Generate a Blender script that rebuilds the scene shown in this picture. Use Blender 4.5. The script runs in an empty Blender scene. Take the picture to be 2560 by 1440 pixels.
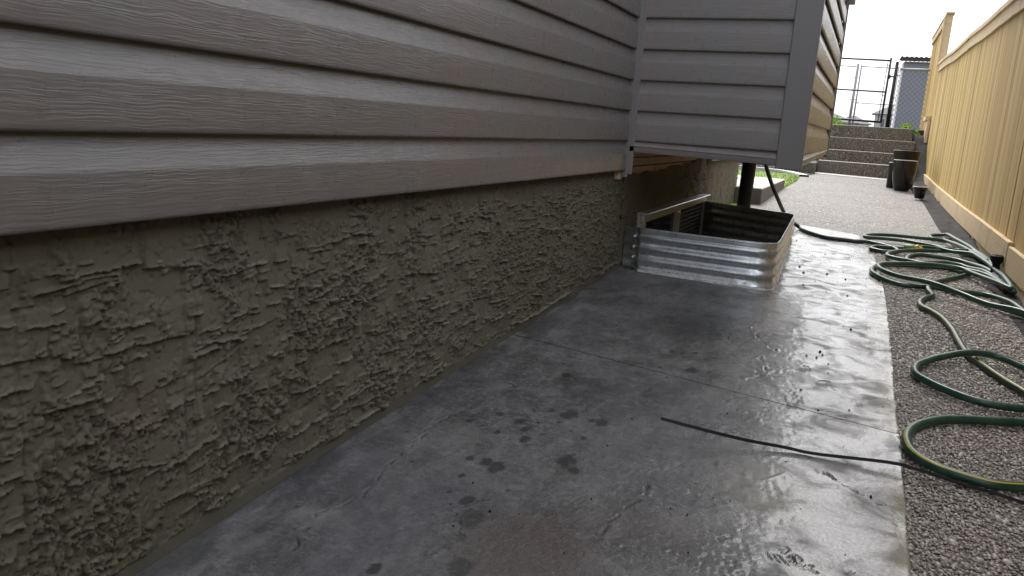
import bpy, math, random
import numpy as np
from mathutils import Vector, Matrix
R_ = math.radians
random.seed(7)
scene = bpy.context.scene
# ------------------------------------------------------------------ camera
F_PX = 2027.8
yaw, pitch, roll = -0.398016, 0.203612, 0.067561
fw = Vector((math.sin(yaw)*math.cos(pitch), math.cos(yaw)*math.cos(pitch), -math.sin(pitch)))
rt = Vector((math.cos(yaw), -math.sin(yaw), 0)); up = rt.cross(fw)
rt2 = math.cos(roll)*rt + math.sin(roll)*up; up2 = -math.sin(roll)*rt + math.cos(roll)*up
cd = bpy.data.cameras.new('camera'); cam = bpy.data.objects.new('camera', cd)
scene.collection.objects.link(cam)
cam.matrix_world = Matrix(((rt2.x, up2.x, -fw.x, 0), (rt2.y, up2.y, -fw.y, 0), (rt2.z, up2.z, -fw.z, 0), (0, 0, 0, 1)))
cd.sensor_width = 36; cd.lens = F_PX/2560*36; cd.clip_start = .02; cd.clip_end = 2000
scene.camera = cam
# ------------------------------------------------------------------ sky, sun, exposure
SUN_AZ, SUN_EL = R_(-16), R_(48)          # azimuth from +Y towards +X
world = bpy.data.worlds.new('World'); scene.world = world; world.use_nodes = True
wn = world.node_tree.nodes; wl = world.node_tree.links; wn.clear()
sky = wn.new('ShaderNodeTexSky'); sky.sky_type = 'NISHITA'; sky.sun_disc = False
sky.sun_elevation = SUN_EL; sky.sun_rotation = SUN_AZ; sky.dust_density = 6; sky.air_density = 1.0; sky.ozone_density = 1.5
hs = wn.new('ShaderNodeHueSaturation'); hs.inputs['Saturation'].default_value = .42
bg = wn.new('ShaderNodeBackground'); bg.inputs['Strength'].default_value = .12
wo = wn.new('ShaderNodeOutputWorld')
cl_ = wn.new('ShaderNodeMix'); cl_.data_type = 'RGBA'; cl_.inputs[0].default_value = .5; cl_.inputs[7].default_value = (7.5, 7.75, 8.2, 1)
wl.new(sky.outputs[0], hs.inputs['Color']); wl.new(hs.outputs[0], cl_.inputs[6]); wl.new(cl_.outputs[2], bg.inputs['Color']); wl.new(bg.outputs[0], wo.inputs[0])
sd = bpy.data.lights.new('sun', 'SUN'); sd.energy = .85; sd.angle = R_(20); sd.color = (1, .97, .92)
so = bpy.data.objects.new('sun', sd); scene.collection.objects.link(so)
sdir = Vector((math.sin(SUN_AZ)*math.cos(SUN_EL), math.cos(SUN_AZ)*math.cos(SUN_EL), math.sin(SUN_EL)))
so.rotation_euler = sdir.to_track_quat('Z', 'Y').to_euler()
vs = scene.view_settings; vs.view_transform = 'Standard'; vs.look = 'None'; vs.gamma = 1; vs.exposure = 1.15; vs.use_curve_mapping = False
# ------------------------------------------------------------------ traced ground positions (metres, on the ground surface)
HOSE={
'a': [(-0.416, 6.043, -0.591), (-0.333, 5.824, -0.598), (-0.194, 5.622, -0.604), (-0.072, 5.607, -0.606), (0.0, 5.601, -0.608), (0.069, 5.632, -0.608), (0.16, 5.572, -0.611), (0.214, 5.498, -0.613), (0.239, 5.417, -0.616), (0.215, 5.325, -0.617), (0.157, 5.286, -0.617), (0.104, 5.319, -0.616), (0.089, 5.356, -0.615), (0.113, 5.452, -0.613), (0.159, 5.479, -0.613), (0.248, 5.514, -0.613), (0.292, 5.539, -0.614)] ,
'b': [(0.367, 5.525, -0.615), (0.466, 5.552, -0.616), (0.54, 5.489, -0.618), (0.629, 5.413, -0.622), (0.662, 5.292, -0.625), (0.694, 5.054, -0.631), (0.704, 4.896, -0.635), (0.748, 4.753, -0.641), (0.762, 4.618, -0.646), (0.759, 4.498, -0.65), (0.739, 4.417, -0.653), (0.71, 4.394, -0.653), (0.65, 4.519, -0.648), (0.578, 4.747, -0.638), (0.52, 4.862, -0.633), (0.379, 4.854, -0.631), (0.235, 4.758, -0.633), (0.146, 4.671, -0.635), (0.124, 4.593, -0.637), (0.149, 4.474, -0.642), (0.226, 4.364, -0.647), (0.346, 4.212, -0.655), (0.46, 4.12, -0.66), (0.562, 3.998, -0.666), (0.658, 3.893, -0.671), (0.729, 3.784, -0.676)] ,
'c': [(0.784, 4.396, -0.654), (0.788, 4.619, -0.646), (0.769, 4.792, -0.639), (0.766, 5.187, -0.629), (0.743, 5.397, -0.624), (0.691, 5.567, -0.619), (0.634, 5.629, -0.617), (0.501, 5.552, -0.616), (0.376, 5.464, -0.617), (0.266, 5.341, -0.618), (0.198, 5.21, -0.62), (0.175, 5.108, -0.622), (0.186, 5.027, -0.624), (0.235, 4.983, -0.626), (0.293, 4.965, -0.627), (0.35, 4.932, -0.628), (0.428, 4.949, -0.629), (0.535, 4.924, -0.631), (0.647, 4.737, -0.64), (0.779, 4.366, -0.655)] ,
'd': [(0.741, 4.769, -0.64), (0.712, 4.902, -0.635), (0.66, 5.077, -0.63), (0.601, 5.265, -0.625), (0.527, 5.348, -0.621), (0.414, 5.368, -0.619), (0.348, 5.338, -0.619), (0.299, 5.243, -0.621), (0.281, 5.131, -0.623), (0.287, 5.032, -0.625), (0.332, 4.972, -0.627), (0.39, 4.941, -0.629), (0.479, 4.954, -0.63), (0.549, 4.862, -0.634)] ,
'e': [(0.711, 5.137, -0.629), (0.663, 5.446, -0.621), (0.624, 5.757, -0.613), (0.559, 6.069, -0.605), (0.491, 6.103, -0.603), (0.405, 6.076, -0.603), (0.262, 6.055, -0.601), (0.139, 5.991, -0.601), (0.072, 5.9, -0.602), (0.048, 5.812, -0.603), (0.068, 5.771, -0.605), (0.162, 5.807, -0.605), (0.28, 5.827, -0.607), (0.367, 5.78, -0.609), (0.455, 5.736, -0.611), (0.51, 5.682, -0.613), (0.594, 5.676, -0.615), (0.674, 5.551, -0.619), (0.726, 5.263, -0.626)] ,
'f': [(0.555, 6.146, -0.603), (0.485, 6.201, -0.601), (0.467, 6.311, -0.598), (0.488, 6.424, -0.596), (0.551, 6.49, -0.595), (0.587, 6.46, -0.596), (0.621, 6.256, -0.602), (0.667, 5.983, -0.609), (0.706, 5.715, -0.616), (0.736, 5.513, -0.621), (0.763, 5.24, -0.627), (0.768, 4.834, -0.638), (0.782, 4.555, -0.648)] ,
'g': [(0.323, 5.007, -0.626), (0.355, 5.037, -0.626), (0.473, 5.146, -0.625), (0.55, 5.144, -0.626), (0.591, 5.069, -0.629), (0.646, 4.945, -0.633), (0.684, 4.8, -0.638), (0.726, 4.651, -0.644), (0.785, 4.462, -0.652)] ,
'h': [(0.441, 4.96, -0.629), (0.348, 4.903, -0.629), (0.211, 4.825, -0.63), (0.133, 4.759, -0.631), (0.103, 4.647, -0.635), (0.096, 4.545, -0.638), (0.115, 4.447, -0.642), (0.159, 4.352, -0.647), (0.224, 4.281, -0.65), (0.303, 4.294, -0.651), (0.385, 4.329, -0.651), (0.473, 4.274, -0.654), (0.575, 4.114, -0.662), (0.694, 3.935, -0.67), (0.764, 3.83, -0.675)] ,
'i': [(0.631, 4.932, -0.633), (0.529, 4.764, -0.637), (0.47, 4.648, -0.64), (0.395, 4.501, -0.645), (0.353, 4.384, -0.648), (0.347, 4.242, -0.653), (0.358, 4.13, -0.658), (0.322, 4.049, -0.66), (0.298, 3.953, -0.663), (0.3, 3.856, -0.667), (0.338, 3.775, -0.671), (0.371, 3.668, -0.675), (0.393, 3.504, -0.682), (0.402, 3.339, -0.69), (0.414, 3.196, -0.696), (0.45, 3.073, -0.703), (0.496, 2.942, -0.709), (0.54, 2.845, -0.714), (0.579, 2.749, -0.719)] ,
'j': [(0.451, 4.314, -0.652), (0.492, 4.327, -0.652), (0.599, 4.335, -0.654), (0.668, 4.185, -0.66), (0.712, 4.063, -0.666), (0.777, 3.909, -0.672)] ,
'k': [(0.636, 3.042, -0.707), (0.575, 3.09, -0.704), (0.498, 3.138, -0.7), (0.411, 3.109, -0.7), (0.32, 3.039, -0.702), (0.264, 2.968, -0.704), (0.238, 2.896, -0.707), (0.237, 2.816, -0.711), (0.265, 2.763, -0.714), (0.319, 2.703, -0.717), (0.388, 2.655, -0.72), (0.46, 2.65, -0.722), (0.515, 2.664, -0.722), (0.577, 2.679, -0.722)] ,
'l': [(0.58, 2.576, -0.727), (0.498, 2.545, -0.727), (0.382, 2.491, -0.728), (0.304, 2.45, -0.728), (0.245, 2.388, -0.73), (0.206, 2.315, -0.733), (0.191, 2.229, -0.737), (0.203, 2.148, -0.74), (0.247, 2.09, -0.744), (0.309, 2.066, -0.746), (0.37, 2.059, -0.747), (0.433, 2.083, -0.747), (0.501, 2.112, -0.747)] ,
}
STRIP=[(-0.282, 1.937, -0.753), (-0.182, 1.984, -0.752), (-0.089, 2.007, -0.752), (-0.016, 2.025, -0.753), (0.146, 2.044, -0.754), (0.207, 2.038, -0.755), (0.3, 2.038, -0.757), (0.363, 2.023, -0.758), (0.424, 2.005, -0.76)]
SPOTS=[(-0.737, 2.221, -0.737), (-0.68, 1.948, -0.75), (-0.627, 1.944, -0.751), (-0.724, 1.835, -0.755), (-0.565, 1.943, -0.752), (-0.537, 1.939, -0.753), (-0.695, 1.799, -0.757), (-0.673, 1.741, -0.759), (-0.548, 1.823, -0.758), (-0.543, 1.685, -0.764), (-0.512, 1.649, -0.766), (-0.742, 1.583, -0.766), (-0.701, 1.584, -0.766), (-0.671, 1.573, -0.767), (-0.72, 1.497, -0.77), (-0.659, 1.41, -0.775), (-0.624, 1.349, -0.778), (-0.709, 1.421, -0.773), (-0.693, 1.116, -0.787), (-0.788, 1.85, -0.753), (-0.747, 1.745, -0.758), (-0.835, 1.77, -0.756), (-0.414, 2.486, -0.73), (-0.478, 2.635, -0.722), (-0.512, 2.636, -0.722), (-0.509, 2.454, -0.73), (-0.439, 2.661, -0.722), (-0.563, 1.188, -0.786)]
ROUGH=[(-0.379, 1.429, -0.778), (-0.326, 1.705, -0.766), (-0.163, 1.441, -0.781), (-0.284, 2.883, -0.714), (-0.222, 2.187, -0.746), (-0.105, 2.394, -0.739), (-0.384, 1.302, -0.784), (-0.236, 2.625, -0.726)]
CR1=[(-0.897, 1.767, -0.755), (-0.903, 1.663, -0.76), (-0.891, 1.604, -0.762), (-0.886, 1.532, -0.766), (-0.885, 1.452, -0.769), (-0.868, 1.387, -0.773), (-0.855, 1.306, -0.776), (-0.893, 1.212, -0.78), (-0.871, 1.134, -0.784), (-0.85, 1.085, -0.786)]
CR2=[(-0.343, 1.664, -0.768), (-0.343, 1.613, -0.77), (-0.356, 1.548, -0.773), (-0.371, 1.484, -0.776), (-0.373, 1.424, -0.778)]
CR3=[(-0.002, 1.953, -0.76), (0.026, 1.924, -0.762), (0.053, 1.896, -0.763), (0.088, 1.874, -0.765), (0.109, 1.845, -0.767), (0.129, 1.843, -0.767)]
CR4=[(-0.142, 1.546, -0.776), (-0.161, 1.519, -0.777)]
EDGE=[(0.183, 1.575, -0.78), (0.183, 2.005, -0.76), (0.175, 2.571, -0.735), (0.173, 2.988, -0.716), (0.161, 4.026, -0.673), (0.147, 4.515, -0.654), (0.119, 5.149, -0.634), (0.085, 5.637, -0.622), (0.021, 5.978, -0.613)]
AGR=[(0.636, 3.51, -0.7), (0.64, 4.492, -0.663), (0.604, 5.017, -0.644), (0.565, 7.04, -0.596), (0.572, 9.119, -0.548), (0.519, 10.613, -0.512)]
SCR=[(-0.125, 1.59, -0.775), (0.033, 1.492, -0.781), (-0.072, 1.514, -0.779), (-0.063, 1.5, -0.78), (-0.053, 1.517, -0.779), (-0.045, 1.496, -0.78), (-0.031, 1.496, -0.78)]

YS = [-5, 0, 3.6, 4.9, 5.8, 8, 10.5, 12.3, 14]; ZS = [-1.07, -.848, -.686, -.638, -.617, -.565, -.508, -.447, -.44]
def gz(x, y): return np.interp(y, YS, ZS) - .015*np.asarray(x)
# ------------------------------------------------------------------ numpy noise
def _h(ix, iy, s):
    n = (ix.astype(np.int64)*374761393 + iy.astype(np.int64)*668265263 + s*1442695041) & 0xffffffff
    n = ((n ^ (n >> 13))*1274126177) & 0xffffffff
    n = (n ^ (n >> 16)); n = (n*2246822519) & 0xffffffff
    return ((n ^ (n >> 15)) & 0xffffff)/float(0xffffff)
def vn(x, y, s=0):
    ix = np.floor(x); iy = np.floor(y); fx = x-ix; fy = y-iy
    fx = fx*fx*(3-2*fx); fy = fy*fy*(3-2*fy)
    a = _h(ix, iy, s); b = _h(ix+1, iy, s); c = _h(ix, iy+1, s); d = _h(ix+1, iy+1, s)
    return (a*(1-fx)+b*fx)*(1-fy)+(c*(1-fx)+d*fx)*fy
def fbm(x, y, s=0, o=4, g=.5):
    t = 0; a = 1; n = 0
    for i in range(o):
        t = t+a*vn(x*2**i+i*17.3, y*2**i-i*9.1, s+i*7); n += a; a *= g
    return t/n
def sst(a, b, x):
    t = np.clip((x-a)/(b-a), 0, 1); return t*t*(3-2*t)
# ------------------------------------------------------------------ object helpers
C = scene.collection
def tag(o, label=None, cat=None, group=None, kind=None):
    if label: o['label'] = label
    if cat: o['category'] = cat
    if group: o['group'] = group
    if kind: o['kind'] = kind
    return o
def thing(name, loc, label, cat, group=None, kind=None):
    o = bpy.data.objects.new(name, None); C.objects.link(o); o.location = loc; o.empty_display_size = .1
    return tag(o, label, cat, group, kind)
def link(name, me, mat=None, parent=None, loc=(0, 0, 0)):
    """mesh coordinates are world coordinates (plus loc)"""
    o = bpy.data.objects.new(name, me); C.objects.link(o)
    if mat is not None and not me.materials:
        for m in (mat if isinstance(mat, (list, tuple)) else [mat]): me.materials.append(m)
    L = Vector(loc)
    if parent is not None:
        o.parent = parent
        L = L - world_loc(parent)
    o.location = L
    return o
def world_loc(o):
    v = Vector(o.location); p = o.parent
    while p is not None: v = v+Vector(p.location); p = p.parent
    return v
def mesh(vs_, fs, smooth=False, mats=None):
    me = bpy.data.meshes.new('m'); me.from_pydata([tuple(map(float, v)) for v in vs_], [], fs)
    if smooth: me.polygons.foreach_set('use_smooth', [True]*len(me.polygons))
    if mats is not None: me.polygons.foreach_set('material_index', mats)
    me.update(); return me
class MB:
    def __init__(s): s.v = []; s.f = []; s.m = []
    def add(s, vs_, fs, m=0):
        k = len(s.v); s.v += [tuple(v) for v in vs_]; s.f += [tuple(i+k for i in f) for f in fs]; s.m += [m]*len(fs); return s
    def box(s, x0, x1, y0, y1, z0, z1, m=0, bv=0):
        if bv <= 0:
            v = [(x, y, z) for x in (x0, x1) for y in (y0, y1) for z in (z0, z1)]
            f = [(0, 1, 3, 2), (4, 6, 7, 5), (0, 4, 5, 1), (2, 3, 7, 6), (0, 2, 6, 4), (1, 5, 7, 3)]
            return s.add(v, f, m)
        v = []; X = (x0, x1); Y = (y0, y1); Z = (z0, z1)
        idx = {}
        for i in (0, 1):
            for j in (0, 1):
                for k in (0, 1):
                    a = bv*(1-2*i); b = bv*(1-2*j); c = bv*(1-2*k)
                    for t, p in enumerate(((X[i], Y[j]+b, Z[k]+c), (X[i]+a, Y[j], Z[k]+c), (X[i]+a, Y[j]+b, Z[k]))):
                        idx[(i, j, k, t)] = len(v); v.append(p)
        f = []
        for i in (0, 1): f.append([idx[(i, j, k, 0)] for j, k in ((0, 0), (1, 0), (1, 1), (0, 1))][::(-1 if i == 0 else 1)])
        for j in (0, 1): f.append([idx[(i, j, k, 1)] for i, k in ((0, 0), (1, 0), (1, 1), (0, 1))][::(1 if j == 0 else -1)])
        for k in (0, 1): f.append([idx[(i, j, k, 2)] for i, j in ((0, 0), (1, 0), (1, 1), (0, 1))][::(-1 if k == 0 else 1)])
        for j in (0, 1):
            for k in (0, 1): f.append([idx[(0, j, k, 1)], idx[(1, j, k, 1)], idx[(1, j, k, 2)], idx[(0, j, k, 2)]][::(1 if (j+k) % 2 else -1)])
        for i in (0, 1):
            for k in (0, 1): f.append([idx[(i, 0, k, 0)], idx[(i, 1, k, 0)], idx[(i, 1, k, 2)], idx[(i, 0, k, 2)]][::(-1 if (i+k) % 2 else 1)])
        for i in (0, 1):
            for j in (0, 1): f.append([idx[(i, j, 0, 0)], idx[(i, j, 1, 0)], idx[(i, j, 1, 1)], idx[(i, j, 0, 1)]][::(1 if (i+j) % 2 else -1)])
        for i in (0, 1):
            for j in (0, 1):
                for k in (0, 1): f.append([idx[(i, j, k, t)] for t in (0, 1, 2)][::(1 if (i+j+k) % 2 else -1)])
        return s.add(v, f, m)
    def tube(s, pts, r, n=8, m=0, cap=True, stripe=None):
        P = [Vector(p) for p in pts]; up_ = Vector((0, 0, 1)); rings = []
        for i, p in enumerate(P):
            t = (P[min(i+1, len(P)-1)]-P[max(i-1, 0)])
            t.normalize()
            a = t.cross(up_)
            if a.length < .15: a = t.cross(Vector((0, 1, 0)))
            a.normalize(); b = a.cross(t)
            rr = r[i] if isinstance(r, (list, tuple)) else r
            if stripe:
                an = stripe
            else: an = [2*math.pi*k/n for k in range(n)]
            rings.append([p+(a*math.cos(q)+b*math.sin(q))*rr for q in an])
        n = len(rings[0]); v = [q for g in rings for q in g]; f = []; mm = []
        for i in range(len(P)-1):
            for k in range(n):
                f.append((i*n+k, (i+1)*n+k, (i+1)*n+(k+1) % n, i*n+(k+1) % n))
                mm.append(1 if (stripe and k == 0) else m)
        if cap: f += [tuple(range(n)), tuple((len(P)-1)*n+k for k in range(n))[::-1]]; mm += [m, m]
        k0 = len(s.v); s.v += v; s.f += [tuple(i+k0 for i in q) for q in f]; s.m += mm; return s
    def lathe(s, c, prof, n=24, m=0):
        v = []; f = []
        for (r, z) in prof:
            for k in range(n): a = 2*math.pi*k/n; v.append((c[0]+r*math.cos(a), c[1]+r*math.sin(a), c[2]+z))
        for i in range(len(prof)-1):
            for k in range(n): f.append((i*n+k, i*n+(k+1) % n, (i+1)*n+(k+1) % n, (i+1)*n+k))
        return s.add(v, f, m)
    def sheet(s, grid, m=0):
        """grid[i][j] points"""
        n = len(grid[0]); v = [p for g in grid for p in g]
        f = [(i*n+j, (i+1)*n+j, (i+1)*n+j+1, i*n+j+1) for i in range(len(grid)-1) for j in range(n-1)]
        return s.add(v, f, m)
    def build(s, name, mat, parent=None, smooth=False, loc=(0, 0, 0)):
        me = mesh(s.v, s.f, smooth, s.m if any(s.m) else None)
        return link(name, me, mat, parent, loc)
def autosmooth(o, deg=35):
    me = o.data; me.polygons.foreach_set('use_smooth', [True]*len(me.polygons))
    try: me.set_sharp_from_angle(angle=R_(deg))
    except Exception: pass
    return o
def np_grid(V, nu, nv, keep=None, attrs=None, smooth=True):
    """V (nu*nv,3) -> mesh of quads"""
    me = bpy.data.meshes.new('g'); me.vertices.add(len(V)); me.vertices.foreach_set('co', np.ascontiguousarray(V, np.float32).ravel())
    i, j = np.meshgrid(np.arange(nu-1), np.arange(nv-1), indexing='ij'); a = i*nv+j
    q = np.stack([a, a+nv, a+nv+1, a+1], -1).reshape(-1, 4)
    if keep is not None:
        k = keep.reshape(-1); q = q[k[q].all(1)]
    me.loops.add(q.size); me.loops.foreach_set('vertex_index', q.astype(np.int32).ravel())
    me.polygons.add(len(q)); me.polygons.foreach_set('loop_start', np.arange(0, q.size, 4, dtype=np.int32))
    me.update(calc_edges=True)
    me.polygons.foreach_set('use_smooth', np.full(len(q), smooth))
    for n_, a_ in (attrs or {}).items():
        at = me.attributes.new(n_, 'FLOAT', 'POINT'); at.data.foreach_set('value', np.ascontiguousarray(a_, np.float32).ravel())
    me.update(); return me
# ------------------------------------------------------------------ material helpers
class NT:
    def __init__(s, name):
        s.m = bpy.data.materials.new(name); s.m.use_nodes = True; s.t = s.m.node_tree; s.N = s.t.nodes; s.L = s.t.links
        s.b = s.N['Principled BSDF']; s.tc = None
    def n(s, typ, **kw):
        o = s.N.new(typ)
        for k, v in kw.items(): setattr(o, k, v)
        return o
    def co(s, which='Object'):
        if not s.tc: s.tc = s.n('ShaderNodeTexCoord')
        return s.tc.outputs[which]
    def mapping(s, scale=(1, 1, 1), rot=(0, 0, 0), vec=None, loc=(0, 0, 0)):
        m = s.n('ShaderNodeMapping'); m.inputs['Scale'].default_value = scale; m.inputs['Rotation'].default_value = rot; m.inputs['Location'].default_value = loc
        s.L.new(vec if vec is not None else s.co(), m.inputs[0]); return m.outputs[0]
    def noise(s, sc, det=4, rough=.55, vec=None, dist=0):
        o = s.n('ShaderNodeTexNoise'); o.inputs['Scale'].default_value = sc; o.inputs['Detail'].default_value = det; o.inputs['Roughness'].default_value = rough; o.inputs['Distortion'].default_value = dist
        s.L.new(vec if vec is not None else s.co(), o.inputs['Vector']); return o.outputs['Fac']
    def ramp(s, fac, stops, interp='LINEAR'):
        o = s.n('ShaderNodeValToRGB'); o.color_ramp.interpolation = interp; e = o.color_ramp.elements
        while len(e) < len(stops): e.new(.5)
        for el, (p, c) in zip(e, stops):
            el.position = p; el.color = (c, c, c, 1) if isinstance(c, (int, float)) else (*c, 1)
        s.L.new(fac, o.inputs[0]); return o.outputs[0]
    def mix(s, fac, a, b, blend='MIX'):
        o = s.n('ShaderNodeMix', data_type='RGBA', blend_type=blend)
        for k, v in ((0, fac), (6, a), (7, b)):
            inp = o.inputs[k]
            if isinstance(v, (int, float)): inp.default_value = v if k == 0 else (v, v, v, 1)
            elif isinstance(v, tuple): inp.default_value = (*v, 1)
            else: s.L.new(v, inp)
        return o.outputs[2]
    def math(s, op, a, b=None, clamp=False):
        o = s.n('ShaderNodeMath', operation=op, use_clamp=clamp)
        for inp, v in ((o.inputs[0], a), (o.inputs[1], b)):
            if v is None: continue
            if isinstance(v, (int, float)): inp.default_value = v
            else: s.L.new(v, inp)
        return o.outputs[0]
    def attr(s, name):
        o = s.n('ShaderNodeAttribute', attribute_name=name); return o.outputs['Fac']
    def bump(s, h, dist, strength=1, prev=None):
        o = s.n('ShaderNodeBump'); o.inputs['Distance'].default_value = dist; o.inputs['Strength'].default_value = strength
        s.L.new(h, o.inputs['Height'])
        if prev is not None: s.L.new(prev, o.inputs['Normal'])
        return o.outputs[0]
    def rnd(s): return s.n('ShaderNodeObjectInfo').outputs['Random']
    def set(s, **kw):
        names = dict(color='Base Color', rough='Roughness', metal='Metallic', normal='Normal', spec='Specular IOR Level', coat='Coat Weight', coatr='Coat Roughness', trans='Transmission Weight', ior='IOR', alpha='Alpha')
        for k, v in kw.items():
            i = s.b.inputs[names[k]]
            if isinstance(v, tuple): i.default_value = (*v, 1)
            elif isinstance(v, (int, float)): i.default_value = v
            else: s.L.new(v, i)
        return s.m
def plain(name, col, rough=.5, metal=0, var=.15, sc=20, bump=0, bsc=60, spec=.5):
    t = NT(name); n = t.noise(sc, 4)
    c = t.mix(n, tuple(c*(1-var) for c in col), tuple(min(1, c*(1+var)) for c in col))
    kw = dict(color=c, rough=t.ramp(n, [(0, max(0, rough-.08)), (1, min(1, rough+.08))]), metal=metal, spec=spec)
    if bump: kw['normal'] = t.bump(t.noise(bsc, 4), bump)
    return t.set(**kw)
# --- materials
def siding_mat(name, base, axis, cool=0.0):
    t = NT(name)
    s = (3.0, 1.0, 1.0) if axis == 'x' else (1.0, 3.0, 1.0)
    # emboss: long wavy wood grain lines running along the board
    sc = (9, 9, 230) if axis == 'y' else (9, 9, 230)
    warp = t.n('ShaderNodeVectorMath', operation='ADD')
    wnz = t.n('ShaderNodeTexNoise'); wnz.inputs['Scale'].default_value = 14; wnz.inputs['Detail'].default_value = 3; t.L.new(t.co(), wnz.inputs['Vector'])
    wsc = t.n('ShaderNodeVectorMath', operation='SCALE'); wsc.inputs['Scale'].default_value = .012
    t.L.new(wnz.outputs['Color'], wsc.inputs[0]); t.L.new(t.co(), warp.inputs[0]); t.L.new(wsc.outputs[0], warp.inputs[1])
    off = t.n('ShaderNodeVectorMath', operation='ADD'); cmb = t.n('ShaderNodeCombineXYZ'); r = t.rnd()
    t.L.new(t.math('MULTIPLY', r, 31.0), cmb.inputs[0]); t.L.new(t.math('MULTIPLY', r, 17.0), cmb.inputs[1])
    t.L.new(warp.outputs[0], off.inputs[0]); t.L.new(cmb.outputs[0], off.inputs[1])
    g = t.noise(1, 3, .5, t.mapping((14, 14, 320), (0, 0, .52), vec=off.outputs[0]))
    g2 = t.noise(1, 2, .5, t.mapping((2.2, 2.2, 60), (0, 0, .4), vec=off.outputs[0]))
    line = t.ramp(g, [(.42, 0), (.6, 1)])
    area = t.ramp(g2, [(.3, .25), (.65, 1)])
    h = t.math('MULTIPLY', line, area)
    big = t.noise(1.6, 3)
    c = t.mix(big, tuple(v*.9 for v in base), tuple(v*1.1 for v in base))
    c = t.mix(t.ramp(t.noise(2.5, 2), [(.4, 0), (.7, 1)]), c, (base[0]*1.1, base[1]*.97, base[2]*.94))
    c = t.mix(t.math('MULTIPLY', h, .25), c, tuple(min(1, v*1.7) for v in base))
    dust = t.ramp(t.noise(9, 6, .7), [(.55, 0), (.8, .25)])
    c = t.mix(dust, c, (.32, .29, .26))
    nb = t.bump(h, .00034, 1.0); nb = t.bump(t.noise(900, 2), .00015, .6, nb)
    return t.set(color=c, rough=t.ramp(t.noise(30, 4), [(.3, .25), (.7, .38)]), normal=nb, spec=.5)
M = {}
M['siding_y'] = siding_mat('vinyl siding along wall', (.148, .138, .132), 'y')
M['siding_x_lit'] = siding_mat('vinyl siding lightened for bay front', (.190, .182, .180), 'x')  # same vinyl as the wall; brighter light on the front painted into the base
M['trim'] = plain('vinyl trim', (.20, .19, .192), .42, 0, .05, 8, .0002, 400)
M['sheath'] = None
def stucco_mat():
    t = NT('trowelled stucco')
    n1 = t.noise(2.2, 4); n2 = t.noise(7, 5, .6); n3 = t.noise(260, 3, .6); n4 = t.noise(1100, 2)
    c = t.mix(t.ramp(n1, [(.35, 0), (.65, 1)]), (.140, .134, .094), (.168, .157, .120))
    c = t.mix(t.ramp(n2, [(.55, 0), (.75, .55)]), c, (.165, .120, .095))
    c = t.mix(t.attr('lit_tone'), c, (.25, .235, .19))  # lip highlights and the lit far wall are painted in as a paler tone
    c = t.mix(t.math('MULTIPLY', n3, .35), c, (.075, .07, .055))
    c = t.mix(t.attr('smooth'), c, (.135, .13, .10))
    hb = t.math('ADD', t.math('MULTIPLY', n3, .6), t.math('MULTIPLY', n4, .5))
    nb = t.bump(hb, .0018, 1.0)
    return t.set(color=c, rough=.93, normal=nb, spec=.25)
M['stucco'] = stucco_mat()
def concrete_mat():
    t = NT('wet skimmed concrete')
    P = t.co(); dark = t.attr('dark'); rgh = t.attr('rough'); tint = t.attr('tint'); mud = t.attr('mud'); dry = t.attr('dry'); wet = t.attr('wet')
    a = t.noise(3.2, 6, .6, dist=.6); b = t.noise(16, 8, .75, t.mapping((1, .45, 1)), .5); f = t.noise(420, 3, .7); g = t.noise(70, 5, .7, dist=1.0)
    c = t.mix(t.ramp(a, [(.38, 0), (.62, 1)]), (.055, .054, .054), (.142, .141, .140))
    c = t.mix(t.ramp(b, [(.46, 0), (.66, .8)]), c, (.20, .198, .20))
    c = t.mix(t.ramp(g, [(.52, 0), (.72, .5)]), c, (.27, .27, .265)); c = t.mix(t.ramp(g, [(.30, .6), (.45, 0)]), c, (.05, .05, .052))
    st_ = t.noise(36, 6, .75, t.mapping((.8, 1.15, 1), (0, 0, .25)), 1.2); c = t.mix(t.ramp(st_, [(.53, 0), (.68, .5)]), c, (.27, .27, .265)); c = t.mix(t.ramp(st_, [(.34, .55), (.46, 0)]), c, (.04, .04, .041))
    c = t.mix(t.ramp(f, [(.60, 0), (.70, .7)]), c, (.36, .36, .35))
    c = t.mix(t.ramp(f, [(.30, .6), (.38, 0)]), c, (.03, .03, .03))
    c = t.mix(t.ramp(t.noise(1.7, 3), [(.5, 0), (.7, .35)]), c, (.085, .083, .115))
    c = t.mix(mud, c, (.21, .19, .13))
    c = t.mix(tint, c, (.095, .072, .062))
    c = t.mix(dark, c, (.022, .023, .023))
    c = t.mix(dry, c, (.33, .32, .31))
    # roughness: water film where wet, matte where dry
    rn = t.noise(9, 5, .6, dist=.8)
    film = t.math('MULTIPLY', wet, t.ramp(rn, [(.36, .1), (.56, 1)]), True)
    film = t.math('SUBTRACT', film, t.math('MULTIPLY', rgh, .25), True)
    ro = t.ramp(film, [(0, .55), (.45, .34), (1, .15)])
    # relief
    w1 = t.noise(26, 3, .5, t.mapping((1, .55, 1), (0, 0, .35)), 1.2); fine = t.noise(150, 4, .65, dist=.7); grit = t.noise(600, 2)
    nb = t.bump(w1, .0006, .9)
    hfine = t.math('MULTIPLY', fine, t.ramp(rgh, [(0, .34), (1, 1)]))
    nb = t.bump(hfine, .0042, 1, nb)
    gg = t.math('MULTIPLY', grit, t.ramp(film, [(0, 1), (1, .12)]))
    nb = t.bump(gg, .0007, .8, nb)
    return t.set(color=c, rough=ro, normal=nb, spec=.6, coat=t.math('MULTIPLY', film, .68), coatr=.12)
M['concrete'] = concrete_mat()
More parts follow.
